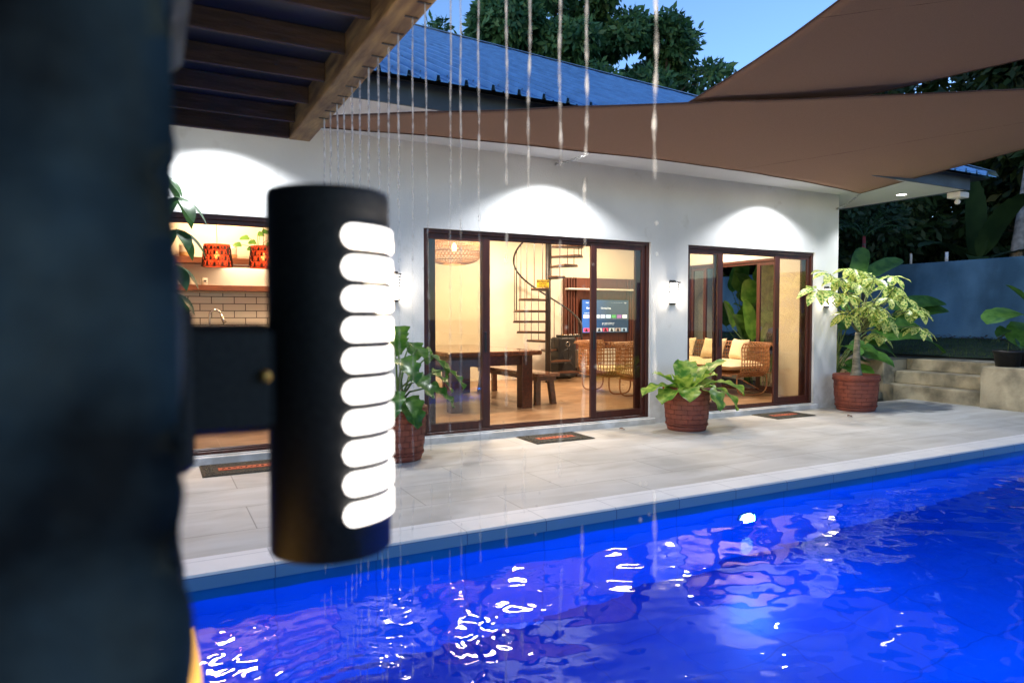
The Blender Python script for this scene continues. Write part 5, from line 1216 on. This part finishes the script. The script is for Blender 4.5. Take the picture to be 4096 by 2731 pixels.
for i, (x, y, h, s, lb) in enumerate(((18.6, 13.5, 6.2, 2.2, 'dark bushy tree close behind the boundary wall near the house corner'), (22.5, 18, 10, 3.6, 'large shaded tree beyond the boundary wall left of the tree fern'), (24, 11, 9.5, 3.6, 'large shaded tree beyond the wall above the banana plant'), (21.5, 7.2, 8.5, 3.0, 'shaded tree beyond the wall at the right edge'), (26, 6, 11, 4, 'high dark tree seen between the two sails'), (20.5, 21, 9, 3.2, 'tall shaded tree seen past the house corner'), (27, 15, 12, 4.2, 'dark tall tree rising behind the shaded grove'))):
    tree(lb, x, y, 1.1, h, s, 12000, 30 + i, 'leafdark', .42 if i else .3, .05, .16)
# dark far wood behind the garden trees
cl = []; rs = random.Random(99)
for k in range(150): a = rs.uniform(0, 1); cl.append((20 + 16 * a + rs.uniform(-2, 2), 26 - 34 * a + rs.uniform(-2, 2) + 6, rs.uniform(1, 9.5), 2.2, 2.2, 1.8))
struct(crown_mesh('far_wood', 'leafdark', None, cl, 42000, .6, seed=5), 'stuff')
# pale slim trunk at the right edge
tt = thing('tree', 'slim pale tree trunk standing beyond the wall at the right edge', 'tree', (18, 8.75, 1.0))
mb = MB(); mb.tube([(18, 8.78, 1.0), (18, 8.72, 2.9), (18.05, 8.6, 4.2), (18.1, 8.35, 6.5), (18.2, 8.3, 9)], [.15, .13, .11, .09, .06], 12); mb.build('trunk', M('pale_bark', (.26, .26, .25), .85, nscale=5, namt=.3, bump=.4), tt)
crown_mesh('crown', 'leafdark', tt, [(18.2, 8.3, 8.6, 1.4, 1.4, 1), (18.9, 8, 9.4, 1.3, 1.3, 1), (17.5, 8.8, 9.3, 1.2, 1.2, 1)], 3500, .35, seed=77)
# red stemmed palm near the corner
rp = thing('red_palm', 'slim palm with a red stem and spiky fronds beside the house corner', 'palm', (12.9, 9.0, .66))
mb = MB(); mb.tube([(12.9, 9.0, .66), (12.88, 9.0, 1.9), (12.84, 9.0, 2.9)], [.05, .045, .035], 10); mb.build('stem', 'bark', rp)
mb = MB(); mb.tube([(12.84, 9.0, 2.4), (12.84, 9.0, 3.05)], [.045, .03], 10); mb.build('crown_shaft', 'redstem', rp)
for k in range(9):
    a = k * .7 + .3; d = Vector((math.cos(a), math.sin(a), rnd(.5, 1.5))).normalized(); p = Vector((12.84, 9.0, 3.03)); mb = MB(); pts = [p]; cur = d.copy()
    for q in range(10): p = p + cur * .1; cur = (cur + Vector((0, 0, -.13))).normalized(); pts.append(p)
    mb.tube(pts, [.008] * 10 + [.003], 5)
    for q in range(2, 11):
        for s_ in (-1, 1): sd_ = cur.cross(Vector((0, 0, 1))).normalized(); mb.leaf(pts[q], (pts[q] - pts[q - 1]).normalized() * .6 + sd_ * s_ * .8, (0, 0, 1), .32, .018, .5, .1, 'lance', 4)
    mb.build('frond', 'leafmoney', rp)
# banana plant beyond the wall
bn = thing('banana_plant', 'large dark banana plant with ribbed leaves just beyond the boundary wall', 'banana plant', (17.4, 9.3, 1.05))
mb = MB(); mb.tube([(17.4, 9.3, 1.05), (17.4, 9.3, 2.7)], [.16, .1], 12); mb.build('stem', 'barkgreen', bn)
for (tx, ty, tz, az, pi_, L, W, dr) in ((17.4, 9.3, 2.7, 200, 75, 2.0, .55, .35), (17.4, 9.2, 2.8, 250, 60, 1.9, .55, .9), (17.4, 9.3, 2.6, 170, 35, 1.9, .5, .9), (17.4, 9.3, 2.6, 300, 30, 1.9, .5, 1.0), (17.4, 9.3, 2.7, 100, 40, 1.8, .5, .9), (17.4, 9.3, 2.7, 330, 65, 2.1, .45, .8), (17.35, 9.35, 2.7, 215, 20, 1.3, .45, 1.2)):
    d = Vector((math.cos(R(az)) * math.cos(R(pi_)), math.sin(R(az)) * math.cos(R(pi_)), math.sin(R(pi_)))); mb = MB(); mb.leaf((tx, ty, tz), d, (-d.x * d.z, -d.y * d.z - .2, 1 - abs(d.z) * .5), L, W, dr, .2, 'paddle', 22, .05, 12); mb.build('leaf', 'leafdark', bn)
# slim dark tree stem by the corner
sb = thing('shrub', 'glossy leaved shrub against the boundary wall behind the red palm', 'shrub', (14.6, 11.6, .8))
mb = MB(); mb.tube([(14.6, 11.6, .8), (14.6, 11.6, 2.6), (14.7, 11.5, 3.6)], [.08, .05, .02], 8); mb.build('stem', 'bark', sb)
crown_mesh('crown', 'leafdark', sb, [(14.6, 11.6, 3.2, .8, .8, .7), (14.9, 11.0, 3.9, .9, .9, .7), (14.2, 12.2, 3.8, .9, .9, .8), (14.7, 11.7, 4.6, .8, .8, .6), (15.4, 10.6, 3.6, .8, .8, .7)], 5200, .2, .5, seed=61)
